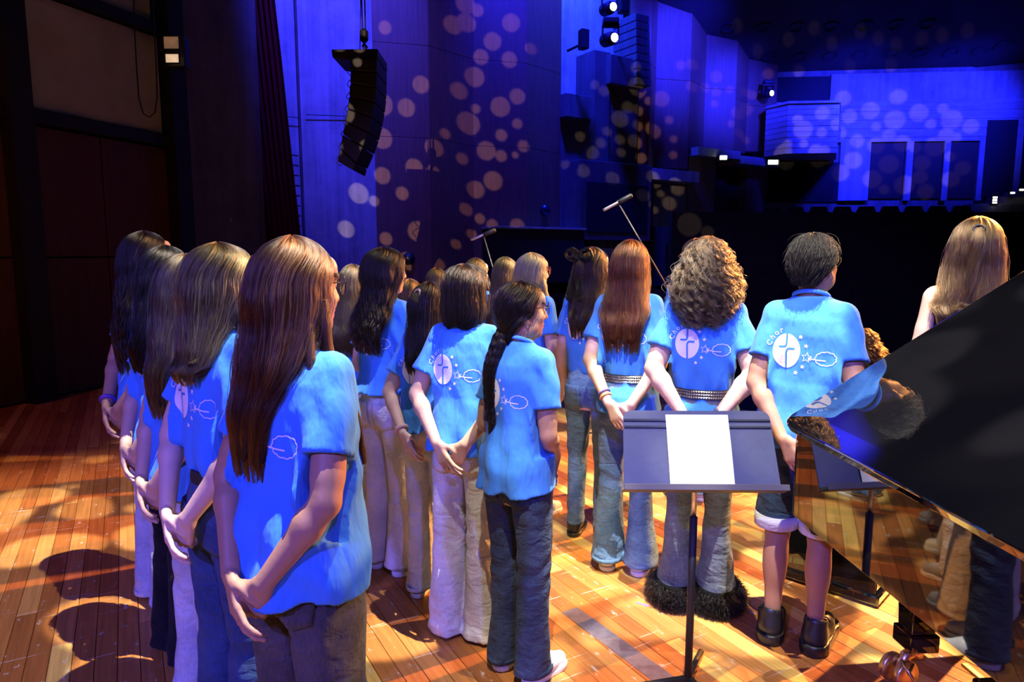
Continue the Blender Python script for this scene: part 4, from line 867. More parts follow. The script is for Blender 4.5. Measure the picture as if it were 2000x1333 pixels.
def hair(parent, st, yaw, nod, seed, mh, ms, count=2600):
    r = np.random.RandomState(seed); L = hair_frame(st); lv, tt = smooth_levels(L, 26); kind = st['kind']; R = head_rot(yaw, nod)
    def turn(P):                                       # the hair follows the head, less so down the back
        z = P[..., 2]; f = np.clip((z - 1.36) / .10, 0, 1)[..., None]; q = (P - HEADC) @ R.T + HEADC
        if kind in ('short', 'tied', 'bob', 'curly'): f = np.ones_like(f)
        a = math.radians(-yaw) * .55; lowP = P.copy(); 
        q2 = P - HEADC; ca, sa = math.cos(a), math.sin(a); lo = np.stack([q2[..., 0] * ca - q2[..., 1] * sa, q2[..., 0] * sa + q2[..., 1] * ca, q2[..., 2]], -1) + HEADC
        lo[..., 1] = np.minimum(lo[..., 1], P[..., 1] + .02)
        return q * f + lo * (1 - f)
    sw = st.get('sweep', 0)
    def place(phi, lev, k):                            # phi in [-pi, pi], 0 at the back
        p = phi * lev[:, 4] / math.pi; x = lev[:, 2] * np.sin(p) * k; y = lev[:, 1] - lev[:, 3] * np.cos(p) * k
        return x, y
    nphi = 44; ph = np.linspace(-math.pi, math.pi, nphi); G = []
    lump = r.rand(4) * 6.28
    for q in ph:
        k = .925 + .03 * np.sin(q * 9 + lump[0]) * np.clip(tt * 2 - .5, 0, 1) - (.10 * np.clip(tt * 3, 0, 1) if kind == 'curly' else 0)
        x, y = place(np.full(26, q), lv, k); tip = st.get('rag', .03 if kind != 'bob' else .006) * np.sin(q * 3 + lump[2]) * tt ** 3 if kind != 'short' else 0
        zz = np.where(lv[:, 0] > 1.562, 1.562 + (lv[:, 0] - 1.562) * k, lv[:, 0]); G.append(np.stack([x + sw * tt ** 2, y, zz + tip], -1))
    if kind not in ('short', 'tied', 'bob'): cut = 23; G = [g_[:cut] for g_ in G]
    else: cut = 26
    G = turn(np.array(G)); V = G.reshape(-1, 3); Fc = [(i * cut + j, i * cut + j + 1, (i + 1) * cut + j + 1, (i + 1) * cut + j) for i in range(nphi - 1) for j in range(cut - 1)]
    hs = mesh('hair', V, Fc, ms, parent, True); so = hs.modifiers.new('s', 'SOLIDIFY'); so.thickness = .010; so.offset = 0
    # strands
    n = 22 if kind != 'curly' else 60; N = count; lv2, t2 = smooth_levels(L, n)
    nc = st.get('clumps', 110); cphi = r.rand(nc) * 2 * math.pi - math.pi; clen = r.rand(nc); ctint = r.rand(nc); phase = r.rand(nc) * 6.28; ci = r.randint(0, nc, N)
    phi0 = r.rand(N) * 2 * math.pi - math.pi; near = np.argmin(np.abs(((phi0[:, None] - cphi[None]) + math.pi) % (2 * math.pi) - math.pi), 1); ci = near
    cdep = r.rand(nc); dep = .935 + .04 * r.rand(N) + .075 * cdep[ci]; ln = 1 - .13 * clen[ci] * st.get('ragl', 1) - .12 * r.rand(N) ** 2
    if kind == 'curly': ln = .60 + .40 * r.rand(nc)[ci] - .05 * r.rand(N)
    if kind == 'short': ln = .25 + .75 * r.rand(N)
    P = np.zeros((N, n, 3)); s = np.linspace(0, 1, n)
    st0 = r.rand(N) * (.86 if kind == 'short' else .16) * (r.rand(N) < (1 if kind == 'short' else .75))
    if kind == 'curly': st0 = np.minimum(.5 * r.rand(nc)[ci] ** 1.5, ln - .3)
    tpar = st0[:, None] + (ln[:, None] - st0[:, None]) * s[None] if kind != 'short' else np.clip(st0[:, None] + .22 * s[None], 0, 1)
    g = lambda c: np.interp(tpar, t2, lv2[:, c])
    z, cy, A, B, pm_ = g(0), g(1), g(2), g(3), g(4)
    cl = st.get('clump', .55) * np.clip(tpar * 1.6 - .5, 0, 1); dphi = ((cphi[ci] - phi0 + math.pi) % (2 * math.pi)) - math.pi
    phi = phi0[:, None] + dphi[:, None] * cl
    wv = st.get('wave', .0); fr = st.get('freq', 5)
    grow = np.clip(tpar * 1.5 - .35, 0, 1); fl = r.randn(N, 1) * .012 * grow ** 2
    k = dep[:, None] + fl + wv * .9 / .1 * grow * np.sin(6.28 * fr * tpar + phase[ci][:, None] + .5 * r.randn(N, 1)) * .35
    fly = (r.rand(N) < st.get('fly', .06) * 1.6)[:, None] * np.abs(r.randn(N, 1)) * .11; k = k + fly * np.sin(np.pi * np.clip(tpar * 1.1 - .05, 0, 1))
    p = phi * pm_ / math.pi; X = A * np.sin(p) * k; Y = cy - B * np.cos(p) * k
    X = X + wv * grow * np.sin(6.28 * fr * tpar + phase[ci][:, None] + 1.3 + .4 * r.randn(N, 1)) + sw * tpar ** 2
    fz = st.get('frizz', .0022) * np.clip(tpar * 3, 0, 1); X = X + fz * np.sin(tpar * (22 + 20 * r.rand(N, 1)) + 6.28 * r.rand(N, 1)); Y = Y + fz * np.sin(tpar * (22 + 20 * r.rand(N, 1)) + 6.28 * r.rand(N, 1))
    Z = np.where(z > 1.562, 1.562 + (z - 1.562) * k, z) + 0 * X
    if kind == 'curly':
        f2 = 6 + 5 * r.rand(nc)[ci][:, None]; am = .0105 * (.5 + r.rand(nc)[ci][:, None]) * np.clip(tpar * 4, .35, 1); q = 6.28 * f2 * tpar + phase[ci][:, None] + .55 * r.randn(N, 1)
        rad_ = .82 + .30 * r.rand(nc)[ci][:, None] * np.clip(tpar * 3, 0.3, 1); X, Y = X * rad_, (Y - cy) * rad_ + cy; X = X + am * np.cos(q) + .004 * r.randn(N, 1); Y = Y + am * np.sin(q); Z = Z + am * .8 * np.sin(q * .5 + 1)
    if kind == 'short': jit = r.randn(N, 1) * .05 * s[None]; o_ = 1 + .10 * s[None] * r.rand(N, 1); X = X * o_ + jit * .06; Y = (Y + .01) * o_ - .01 + .08 * jit * r.randn(N, 1); Z = Z + .010 * s[None] * r.rand(N, 1)
    P = turn(np.stack([X, Y, Z], -1))
    rad = np.linspace(1, .45, n)[None] * (.0011 if kind != 'short' else .0008) * (.7 + .6 * r.rand(N, 1)) * st.get('thick', 1)
    curves_obj('hair_strands', P, rad, mh, hs, np.clip(.62 * ctint[ci] + .38 * r.rand(N) * r.rand(N) * 1.6, 0, 1))
    return hs, turn
def bundle(parent, path, r0, r1, mh, ms, seed, count=220, wave=.004, twist=1.5, name='lock'):
    """a lock of hair: solid core with strands lying round it"""
    r = np.random.RandomState(seed); path = [Vector(p) for p in path]; m = 24
    d = [0]
    for a, b in zip(path[:-1], path[1:]): d.append(d[-1] + (b - a).length)
    t = np.linspace(0, d[-1], m); C = np.stack([np.interp(t, d, [p[i] for p in path]) for i in range(3)], 1)
    for _ in range(2): C[1:-1] = (C[:-2] + 2 * C[1:-1] + C[2:]) / 4
    rr = r0 + (r1 - r0) * np.linspace(0, 1, m); rr *= np.minimum(1, .55 + np.linspace(0, 1, m) * 3)
    b = MB(); b.tube(C.tolist(), (rr * .86).tolist(), 10); core = b.build(name, ms, parent, True)
    T = np.gradient(C, axis=0); T /= np.linalg.norm(T, axis=1)[:, None]; U = np.cross(T, (.3, 1, .1)); U /= np.linalg.norm(U, axis=1)[:, None]; W_ = np.cross(T, U)
    s = np.linspace(0, 1, m); a = r.rand(count, 1) * 6.28 + twist * s[None] + wave * 60 * np.sin(s[None] * 9 + r.rand(count, 1) * 6); k = rr[None] * (.86 + .2 * r.rand(count, 1) + .25 * (s[None] > .9) * r.randn(count, 1))
    P = C[None] + U[None] * (k * np.cos(a))[..., None] + W_[None] * (k * np.sin(a))[..., None]
    curves_obj('lock_strands', P, np.linspace(1, .5, m)[None] * .0009 * (.7 + .6 * r.rand(count, 1)), mh, core)
    return core
# ------------------------------------------------------------------ people
M_SHIRT = mat_shirt('blue_cotton', (.055, .235, .72))
M_PRINT = mat('white_print', (.80, .78, .80), .7, bump=.1, bscale=120)
M_COLLAR = mat_shirt('blue_rib', (.08, .31, .75))
M_BLACKTOP = mat_shirt('dark_top', (.008, .012, .018))
SKINS = [mat('skin_%s' % n, c, .5, spec=.35, var=.06, scale=20, bump=.03, bscale=300) for n, c in (('fair', (.62, .40, .31)), ('light', (.52, .31, .22)), ('warm', (.40, .21, .13)))]
M_LIP = mat('lips', (.48, .16, .14), .4); M_BROW = mat('brow', (.06, .035, .02), .8); M_EYEW = mat('eye_white', (.8, .78, .76), .2); M_IRIS = mat('iris', (.05, .03, .02), .15)
DEN = dict(light=mat_denim('denim_light', (.40, .42, .48), (.68, .70, .74)), grey=mat_denim('denim_grey', (.42, .415, .42), (.68, .67, .67)), blue=mat_denim('denim_blue', (.045, .10, .22), (.16, .27, .45)), dark=mat_denim('denim_dark', (.018, .036, .10), (.05, .09, .21)),
           navy=mat_denim('denim_navy', (.014, .022, .05), (.045, .065, .12)), black=mat_denim('denim_black', (.006, .006, .008), (.016, .016, .02)), umber=mat_denim('denim_umber', (.035, .034, .033), (.11, .10, .095)), slate=mat_denim('denim_slate', (.05, .06, .085), (.15, .17, .21)))
M_CUFF = mat_denim('denim_inside', (.45, .47, .55), (.70, .72, .78))
SH_W = (mat('white_leather', (.74, .74, .74), .45), mat('white_rubber', (.72, .72, .70), .5), mat('white_lace', (.8, .8, .78), .8))
SH_B = (mat('black_leather', (.014, .015, .018), .42), mat('black_rubber', (.012, .012, .014), .4), mat('black_lace', (.02, .02, .022), .8))
SH_G = (mat('grey_suede', (.30, .31, .33), .8), SH_W[1], SH_W[2])
SH_K = (SH_B[0], SH_W[1], SH_W[2])
HC = dict(dark=(.011, .0065, .0048), black=(.006, .0045, .004), brown=(.030, .016, .008), ash=(.060, .042, .025), olive=(.085, .060, .023), blond=(.30, .21, .09), pale=(.45, .36, .18), red=(.090, .025, .008), auburn=(.072, .028, .011), curl=(.080, .052, .031), honey=(.085, .042, .014))
HM = {k: (mat_hair('hair_' + k, c), mat('scalp_' + k, [x * .4 for x in c], .6, spec=.12, bump=.5, bscale=4, stretch=(40, 40, 2))) for k, c in HC.items()}
HM['crop'] = (mat('hair_crop', (.010, .008, .007), .55, spec=.25), mat('scalp_crop', (.006, .005, .004), .8, spec=.1))
M_STUD = mat('steel', (.7, .7, .7), .25, 1); M_STRAP = mat('black_strap', (.015, .014, .014), .6)
M_FRAME = mat('glasses_wire', (.015, .012, .012), .3, .6); M_FRAME_R = mat('glasses_red', (.20, .02, .025), .3)
def mat_lens():
    m, N, L, B = nmat('lens'); N.remove(B); g = N.new('ShaderNodeBsdfGlossy'); g.inputs[1].default_value = .02; t = N.new('ShaderNodeBsdfTransparent'); x = N.new('ShaderNodeMixShader'); x.inputs[0].default_value = .12
    L.new(t.outputs[0], x.inputs[1]); L.new(g.outputs[0], x.inputs[2]); L.new(x.outputs[0], N['Material Output'].inputs[0]); return m
M_LENS = mat_lens()
def ring(z, cy, a, b, h, th, n=48, tilt=0):
    V = []; Fc = []
    for k in range(n):
        t = 2 * math.pi * k / n
        for (dr, dz) in ((0, -h / 2), (th, -h / 2 + .002), (th, h / 2 - .002), (0, h / 2)): V.append(((a + dr) * math.sin(t), cy + (b + dr) * math.cos(t), z + dz + tilt * math.cos(t)))
    for k in range(n):
        for j in range(4): Fc.append((k * 4 + j, k * 4 + (j + 1) % 4, ((k + 1) % n) * 4 + (j + 1) % 4, ((k + 1) % n) * 4 + j))
    return V, Fc
def glasses(parent, yaw, nod, m, r=.024):
    R = head_rot(yaw, nod); h = lambda p: Vector(R @ (np.array(p) - HEADC) + HEADC)
    g = MB()
    for s in (-1, 1):
        g.tube([h((s * .034 + r * math.cos(t), .112 - .006 * math.cos(t) * s, 1.551 + r * math.sin(t))) for t in np.linspace(0, 6.28, 25)[:-1]], .0016, 6, closed=True)
        g.tube([h((s * .058, .106, 1.557)), h((s * .074, .07, 1.557)), h((s * .080, -.005, 1.556)), h((s * .080, -.02, 1.545))], .0016, 6)
    g.tube([h((-.012, .116, 1.555)), h((0, .120, 1.559)), h((.012, .116, 1.555))], .0016, 6)
    o = g.build('glasses', m, parent, True)
    for s in (-1, 1):
        P = [h((s * .034 + r * math.cos(t), .112 - .006 * math.cos(t) * s, 1.551 + r * math.sin(t))) for t in np.linspace(0, 6.28, 25)[:-1]]
        mesh('lens', P, [tuple(range(24))], M_LENS, o)
def belt(parent, z, cy, a, b, studs=True):
    V, Fc = ring(z, cy, a, b, .042, .006); o = mesh('belt', V, Fc, M_STRAP, parent)
    if studs:
        q = MB()
        for k in range(84):
            t = 2 * math.pi * k / 84
            for j in (-1, 0, 1):
                c = Vector(((a + .006) * math.sin(t), cy + (b + .006) * math.cos(t), z + j * .0125)); nrm = Vector((math.sin(t) * b, math.cos(t) * a, 0)).normalized(); u = Vector((nrm.y, -nrm.x, 0)) * .0045; w_ = Vector((0, 0, .0045))
                q.add([c - u - w_, c + u - w_, c + u + w_, c - u + w_, c + nrm * .005], [(0, 1, 4), (1, 2, 4), (2, 3, 4), (3, 0, 4)])
        tag(q.build('studs', M_STUD, o), None, None, None, 'stuff')
    return o
def bracelet(parent, pose, side, m, r=.031, k=.06, name='bracelet', tr=.006):
    e, w_ = arms(pose); S = np.array((side, 1, 1)); e, w_ = e * S, w_ * S; d = w_ - e; d /= np.linalg.norm(d); c = Vector(w_ - d * k); d = Vector(d); u = d.orthogonal().normalized(); v = d.cross(u)
    b = MB(); b.tube([c + (u * math.cos(t) + v * math.sin(t)) * r for t in np.linspace(0, 6.28, 21)[:-1]], tr, 6, closed=True); b.build(name, m, parent, True)
GROUP = 'choir in blue shirts'
def person(loc, face, H, label, hs, hc, pose='back', yaw=0, nod=0, pants='wide', den='light', shoe=SH_W, shirt=None, skin=0, hem=.86, loose=1.0, cinch=0, tuck=False, seed=1, girth=1.0, wide=.90, strands=2600, wear=None, full=True, group=GROUP, top=None, waist=1.0, cat='person'):
    s = H / 1.65; root = empty('person', (loc[0], loc[1], 0 if pose != 'sit' else -.36 * s), -math.radians(face), (s * wide, s * wide, s)); tag(root, label, cat, group)
    me = body_mesh(pose, yaw, nod, girth, pants == 'shorts'); o = link(bpy.data.objects.new('body', me.copy() if False else me), root)
    if not me.materials:
        for m in (SKINS[skin], M_LIP, M_BROW, M_EYEW, M_IRIS): me.materials.append(m)
    o.material_slots[0].link = 'OBJECT'; o.material_slots[0].material = SKINS[skin]
    # shirt
    P, Q = shirt_mesh(pose, hem, seed, loose, cinch, tuck, not top or pose == 'sit'); sh = link(bpy.data.objects.new('t_shirt' if not top else 'top', bake('t_shirt', P, Q, [top or M_SHIRT])), root)
    if not top:
        bv = BVHTree.FromPolygons(P.tolist(), Q.tolist())
        if full: print_mesh(bv, sh)
        V, Fc = [], []
        b = MB(); b.tube([(.066 * math.sin(t), -.016 + .060 * math.cos(t), 1.424 - .022 * math.cos(t)) for t in np.linspace(0, 6.283, 33)[:-1]], .0085, 8, closed=True); b.build('collar', M_COLLAR, sh, True)
    # trousers
    if pose == 'sit': P, Q = seated_pants()
    else: P, Q = pants_mesh(pants, seed, waist)
    jn = link(bpy.data.objects.new('jeans' if pants != 'shorts' else 'shorts', bake('jeans', P, Q, [DEN[den]])), root)
    if pose != 'sit' and full:
        bv = BVHTree.FromPolygons(P.tolist(), Q.tolist())
        for q in (-1, 1): pocket(bv, jn, q, DEN[den])
        V, Fc = ring(waist - .012, -.006, .126, .103, .036, .005); mesh('waistband', V, Fc, DEN[den], jn, True)
        for q in (-1, 1):
            if pants == 'shorts': V, Fc = ring(.520, .0, .086, .104, .055, .007) 
            else: kz = leg_knots(pants)[-1]; V, Fc = ring(kz[0] + .012, kz[2], (kz[3] - .004) * GX, (kz[4] - .004) * .97, .022, .005)
            V = [(x + q * (leg_knots(pants)[-1][1]) * GX, y, z) for x, y, z in V]; mesh('cuff', V, Fc, M_CUFF if pants == 'shorts' else DEN[den], jn, True)
    shoes(root, *shoe, z=.36 if pose == 'sit' else 0, y=.34 if pose == 'sit' else -.030, big=1.16 if pants == 'shorts' else 1.0)
    mh, ms = HM[hc]
    h, turn = hair(root, hs, yaw, nod, seed, mh, ms, strands)
    if wear: wear(root, h, turn, mh, ms)
    return root
def T(turn, pts): return [tuple(p) for p in turn(np.array(pts, float))]
LONG = dict(kind='long', end=1.08); WAVY = dict(kind='long', end=1.12, wave=.013, freq=6, vol=1.06, clump=.7, fly=.08, low=.115)
# --- front file by the camera, walking away from it
def w_near(root, h, turn, mh, ms):
    glasses(root, 12, 0, M_FRAME)
    bundle(h, T(turn, [(.088, .02, 1.52), (.100, .01, 1.42), (.125, .02, 1.33), (.135, .075, 1.24), (.125, .10, 1.12)]), .020, .005, mh, ms, 5, 500)
    bundle(h, T(turn, [(.080, -.02, 1.50), (.105, -.04, 1.40), (.128, -.05, 1.330), (.138, -.02, 1.27), (.135, .01, 1.22)]), .018, .004, HM['honey'][0], HM['honey'][1], 6, 400)
    b = MB(); b.tube([(.145 + .012 * math.sin(k), .02 - .05 * k / 6, .845 - .004 * k + .004 * (k % 2)) for k in range(9)], .004, 6); b.build('chain', mat('gilt', (.75, .60, .35), .3, 1), root, True)
def pos(px, Y): return (at(px, 495, Y).x, Y)
person(pos(578, 1.56), 32, 1.605, 'girl with very long red-brown hair standing nearest, hands clasped behind her loose blue shirt', dict(kind='long', end=1.10, vol=1.06, clump=.5, low=.085, sweep=-.05, face=2.1, fly=.08, top=.004), 'auburn', yaw=12, pants='wide', den='umber', shoe=SH_W, skin=2, hem=.83, loose=1.06, seed=11, strands=9000, wear=w_near)
def w_olive(root, h, turn, mh, ms):
    bundle(h, T(turn, [(.088, .03, 1.50), (.100, .03, 1.42), (.120, .05, 1.34), (.125, .09, 1.26)]), .026, .008, mh, ms, 7, 400)
    belt(root, .985, -.007, .136, .113, False)
person(pos(432, 1.93), 36, 1.60, 'girl with olive-blonde shoulder-length hair and shirt tucked into dark cargo jeans', dict(kind='long', end=1.26, vol=1.04, clump=.45, low=.10), 'olive', yaw=24, pants='wide', den='dark', skin=0, hem=.985, tuck=True, seed=12, strands=6000, wear=w_olive)
person(pos(366, 2.24), 40, 1.57, 'girl with long ash-brown hair between the olive-blonde girl and the girl in black trousers', dict(kind='long', end=1.10, clump=.5, low=.105), 'ash', yaw=14, pants='straight', den='light', skin=1, hem=.84, seed=13, strands=4500)
person(pos(326, 2.58), 42, 1.60, 'girl with straight black hair wearing wide black trousers', dict(kind='long', end=1.17, clump=.4, low=.10), 'black', yaw=20, pants='wide', den='black', shoe=SH_K, skin=1, hem=.855, seed=14, strands=4000)
def w_band(root, h, turn, mh, ms):
    bracelet(root, 'wide', -1, mat('violet_band', (.10, .04, .35), .5), .030, .02, 'wristband', .009)
person(pos(288, 3.0), 40, 1.665, 'tall girl with long wavy dark hair and violet wristband beyond the girl in black trousers', WAVY | dict(end=1.05), 'dark', pose='wide', yaw=22, pants='wide', den='light', skin=2, hem=.86, seed=15, strands=4000, wear=w_band)
# --- middle file
def w_scrunch(root, h, turn, mh, ms):
    b = MB(); c = np.array((0, -.095, 1.60)); b.tube(T(turn, [tuple(c + np.array((.022 * math.cos(t), .008 * math.sin(t), .022 * math.sin(t)))) for t in np.linspace(0, 6.28, 13)[:-1]]), .008, 8, closed=True); b.build('hair_clip', mat('beige_clip', (.55, .36, .24), .4), h, True)
    bundle(h, T(turn, [(0, -.10, 1.60), (0, -.135, 1.55), (0, -.13, 1.45), (0, -.135, 1.36), (.01, -.15, 1.26)]), .036, .012, mh, ms, 8, 500)
    bracelet(root, 'wide', -1, mat('pink_scrunchie', (.60, .38, .40), .9), .032, .02, 'scrunchie', .010)
def w_braid(root, h, turn, mh, ms):
    glasses(root, 32, 0, M_FRAME)
    base = np.array(T(turn, [(0, -.085, 1.455)])[0])
    for q in range(3):
        pts = []
        for k in range(46):
            t = k / 45; a = 2 * math.pi * (t * 3.6 + q / 3); f = 1 - .35 * t
            pts.append((base[0] + .02 * t - .05 * min(1, t * 2) + .023 * f * math.sin(a), base[1] - .055 * min(1, t * 2.5) + .013 * f * math.sin(2 * a), base[2] + .02 - .37 * t))
        bundle(h, pts, .025, .017, mh, ms, 20 + q, 260, .003, 3, 'braid')
    e = pts[-1]; bundle(h, [(e[0], e[1], e[2] + .01), (e[0] - .01, e[1], e[2] - .03), (e[0] - .02, e[1] + .005, e[2] - .07)], .022, .006, mh, ms, 30, 250, .006, 1, 'braid_end')
    R = head_rot(32, 0); p = R @ (np.array((.078, .0, 1.488)) - HEADC) + HEADC; b = MB(); b.lathe([(.001, -.006), (.006, 0), (.001, .006)], 10, Matrix.Translation(p)); b.build('earring', M_STUD, root, True)
person(pos(1018, 2.42), 40, 1.475, 'short girl in profile with glasses and a long dark braid', dict(kind='tied', face=2.0), 'dark', pose='front', yaw=32, pants='straight', den='navy', shoe=SH_W, skin=2, hem=.82, seed=16, strands=4500, wear=w_braid)
person(pos(908, 2.71), 18, 1.53, 'girl with a chin-length dark bob and pale wide jeans', dict(kind='bob', vol=1.08, face=2.2, clump=.5, fly=.05), 'dark', pose='wide', yaw=12, pants='wide', den='grey', shoe=SH_W, skin=1, hem=.86, seed=17, strands=4500)
person(pos(838, 3.0), 22, 1.45, 'small girl with dark half-up hair held by a beige clip', dict(kind='long', end=1.20, clump=.6, low=.075, vol=.98), 'dark', pose='wide', yaw=18, pants='straight', den='light', shoe=SH_G, skin=0, hem=.90, seed=18, strands=3200, wear=w_scrunch)
person(pos(752, 3.28), 34, 1.60, 'girl with thick wavy dark hair over grey-beige flared jeans', WAVY | dict(end=1.14, vol=1.16, low=.14), 'dark', pose='front', yaw=22, pants='flare', den='grey', shoe=SH_W, skin=0, hem=.95, seed=19, strands=4500)
person(pos(690, 3.64), 26, 1.515, 'girl with long ash-blonde hair half hidden by the wavy dark-haired girl', dict(kind='long', end=1.12, clump=.5, low=.105), 'ash', pose='front', yaw=4, pants='wide', den='light', shoe=SH_W, skin=0, hem=.95, seed=20, strands=3000)
person(pos(627, 3.9), 40, 1.53, 'blonde girl with curled hair whose face shows past the nearest girl', dict(kind='long', end=1.22, wave=.009, freq=6, clump=.6), 'blond', pose='front', yaw=34, pants='wide', den='light', skin=0, hem=.90, seed=21, strands=2200, full=False)
# --- far file
person(pos(800, 4.15), 30, 1.42, 'small girl with copper hair glimpsed behind the dark wavy hair', dict(kind='long', end=1.15), 'honey', pose='front', yaw=6, pants='straight', den='blue', skin=0, hem=.88, seed=22, strands=1800, full=False)
person(pos(853, 5.25), 32, 1.465, 'girl with light brown hair showing above the dark bob', dict(kind='long', end=1.15), 'olive', pose='front', yaw=4, pants='straight', den='blue', skin=0, hem=.88, seed=23, strands=1800, full=False)
person(pos(930, 4.98), 34, 1.54, 'blonde girl farthest away under the low microphone', dict(kind='long', end=1.12), 'olive', pose='front', yaw=14, pants='straight', den='blue', skin=0, hem=.88, seed=24, strands=1800, full=False)
person(pos(988, 4.4), 32, 1.55, 'girl with dark-blonde hair close behind the girl in red glasses', dict(kind='long', end=1.15), 'olive', pose='front', yaw=6, pants='straight', den='blue', skin=0, hem=.88, seed=25, strands=1800, full=False)
def w_redglass(root, h, turn, mh, ms):
    glasses(root, 26, 0, M_FRAME_R)
    bundle(h, T(turn, [(.088, .03, 1.50), (.100, .03, 1.42), (.120, .06, 1.34), (.115, .10, 1.24)]), .028, .010, mh, ms, 9, 350, .01)
person(pos(1040, 4.02), 40, 1.575, 'pale-blonde girl in profile wearing red glasses', dict(kind='long', end=1.2, wave=.006, freq=4, vol=1.06, clump=.6), 'pale', pose='side', yaw=26, pants='straight', den='slate', skin=0, hem=.88, seed=26, strands=3000, wear=w_redglass)
M_GLIT = mat('black_glitter', (.003, .003, .004), .22, 0, bump=1.0, bscale=320)
def w_bow(root, h, turn, mh, ms):
    v = Vol(axis([(-.09, .09, .004)]), axis([(-.05, .05, .004)]), axis([(-.20, .07, .005)]))
    for s in (-1, 1):
        v.ell((s * .040, 0, .012), (.040, .020, .028), .008); v.ell((s * .050, 0, .013), (.020, .05, .012), .006, 's')
        v.rc((s * .008, 0, -.01), (s * .030, -.005, -.16), .012, .017, .01)
    v.ell((0, -.004, 0), (.014, .018, .018), .006)
    X, Y, Z = v.grid((slice(None),) * 3); v.D += .002 * np.sin(X * 300) * np.sin(Z * 260)
    o = link(bpy.data.objects.new('bow', bake('bow', *v.net(), [M_GLIT])), h); p = T(turn, [(-.015, -.125, 1.605)])[0]; o.location = p; o.rotation_euler = (-.15, 0, -math.radians(18)); o.scale = (1.35,) * 3
    b = MB(); b.lathe([(.001, -.004), (.005, 0), (.001, .004)], 8, Matrix.Translation((p[0] + .02, p[1] - .03, p[2] - .10))); b.build('rhinestone', M_STUD, h, True)
    bundle(h, T(turn, [(0, -.11, 1.60), (0, -.135, 1.53), (0, -.135, 1.44), (0, -.145, 1.34), (0, -.155, 1.24)]), .04, .014, mh, ms, 10, 450)
person(pos(1158, 3.68), 26, 1.605, 'girl with a glittering black bow in her half-up brown hair', dict(kind='long', end=1.16, clump=.4, low=.09, face=1.95), 'brown', pose='side', yaw=18, pants='slim', den='blue', shoe=SH_B, skin=0, hem=.97, tuck=True, seed=27, strands=3800, wear=w_bow)
def w_stud1(root, h, turn, mh, ms):
    belt(root, 1.0, -.006, .141, .114); bracelet(root, 'back', -1, mat('orange_band', (.75, .30, .10), .6), .030, .03, 'wristband', .005); bracelet(root, 'back', -1, mat('violet_cord', (.12, .08, .30), .6), .031, .05, 'wristband', .005)
person(pos(1232, 3.27), 22, 1.635, 'girl with long straight red hair and studded belt over her shirt', dict(kind='long', end=1.12, clump=.6, low=.115, vol=1.04, fly=.06), 'red', pose='back', yaw=8, pants='flare', den='blue', shoe=SH_W, skin=0, hem=.84, cinch=1.0, seed=28, strands=5000, wear=w_stud1)
def w_curly(root, h, turn, mh, ms):
    belt(root, 1.0, -.006, .141, .114); bracelet(root, 'wide', 1, M_STUD, .031, .02, 'bracelet', .004)
    r = np.random.RandomState(3); mf = HM['black'][0]
    for q in (-1, 1):                                  # shaggy black fur round the trouser hems
        N = 4200; t = r.rand(N) * 6.28; z = .02 + .085 * r.rand(N); a, b_ = .098, .134; n_ = 5; P = np.zeros((N, n_, 3)); L_ = .030 + .022 * r.rand(N)
        for k in range(n_):
            u = k / (n_ - 1); P[:, k, 0] = q * .093 + (a + L_ * u) * np.sin(t) + .008 * u * r.randn(N); P[:, k, 1] = .008 + (b_ + L_ * u) * np.cos(t) + .008 * u * r.randn(N); P[:, k, 2] = np.maximum(.003, z - .018 * u * u + .010 * u * r.randn(N))
        V, Fc = ring(.064, .008, .092, .128, .095, .012); V = [(x + q * .093, y, z_) for x, y, z_ in V]; f = mesh('fur_cuff', V, Fc, HM['black'][1], root, True); f['label'] = 'shaggy black fur trim round the trouser hem'
        curves_obj('fur', P, np.linspace(1, .3, n_)[None] * .0012, mf, f)
person(pos(1382, 2.95), 18, 1.625, 'girl with big curly hair and black fur trim round her trouser hems', dict(kind='curly', face=2.3, vol=1.12, clumps=620, clump=.75, fly=.08, top=.014), 'curl', pose='wide', yaw=6, pants='flare', den='slate', shoe=SH_W, skin=0, hem=.85, cinch=1.0, seed=29, girth=1.12, wide=.96, strands=13000, wear=w_curly)
person(pos(1360, 4.3), 20, 1.665, 'person with auburn hair just showing behind the curly-haired girl', dict(kind='long', end=1.25), 'auburn', pose='front', yaw=0, pants='straight', den='blue', skin=0, hem=.88, seed=30, strands=1800, full=False)
person(pos(1590, 2.62), 30, 1.645, 'boy with short dark hair wearing rolled denim shorts and black trainers', dict(kind='short', vol=.97, top=.003), 'crop', pose='back', yaw=22, nod=-6, pants='shorts', den='dark', shoe=SH_B, skin=2, hem=.85, loose=1.05, seed=31, strands=9000, wide=.93)
# --- by the piano
def w_pony(root, h, turn, mh, ms):
    bundle(h, T(turn, [(0, -.108, 1.61), (0, -.130, 1.56), (-.01, -.135, 1.47), (-.02, -.145, 1.38), (-.05, -.15, 1.30)]), .030, .012, mh, ms, 12, 450)
    b = MB(); c = np.array((0, -.108, 1.61)); b.tube(T(turn, [tuple(c + np.array((.020 * math.cos(t), .006 * math.sin(t), .016 * math.sin(t)))) for t in np.linspace(0, 6.28, 13)[:-1]]), .005, 8, closed=True); b.build('hair_tie', M_STRAP, h, True)
person(pos(1905, 2.76), 24, 1.715, 'woman in a dark sleeveless top with half-tied honey-brown hair behind the piano lid', dict(kind='long', end=1.22, clump=.6, low=.12, vol=1.03, fly=.07, sweep=-.03), 'honey', pose='side', yaw=8, pants='straight', den='black', shoe=SH_B, skin=0, hem=.88, seed=32, strands=5000, wear=w_pony, girth=1.02, top=M_BLACKTOP, group='musicians by the piano', full=False)
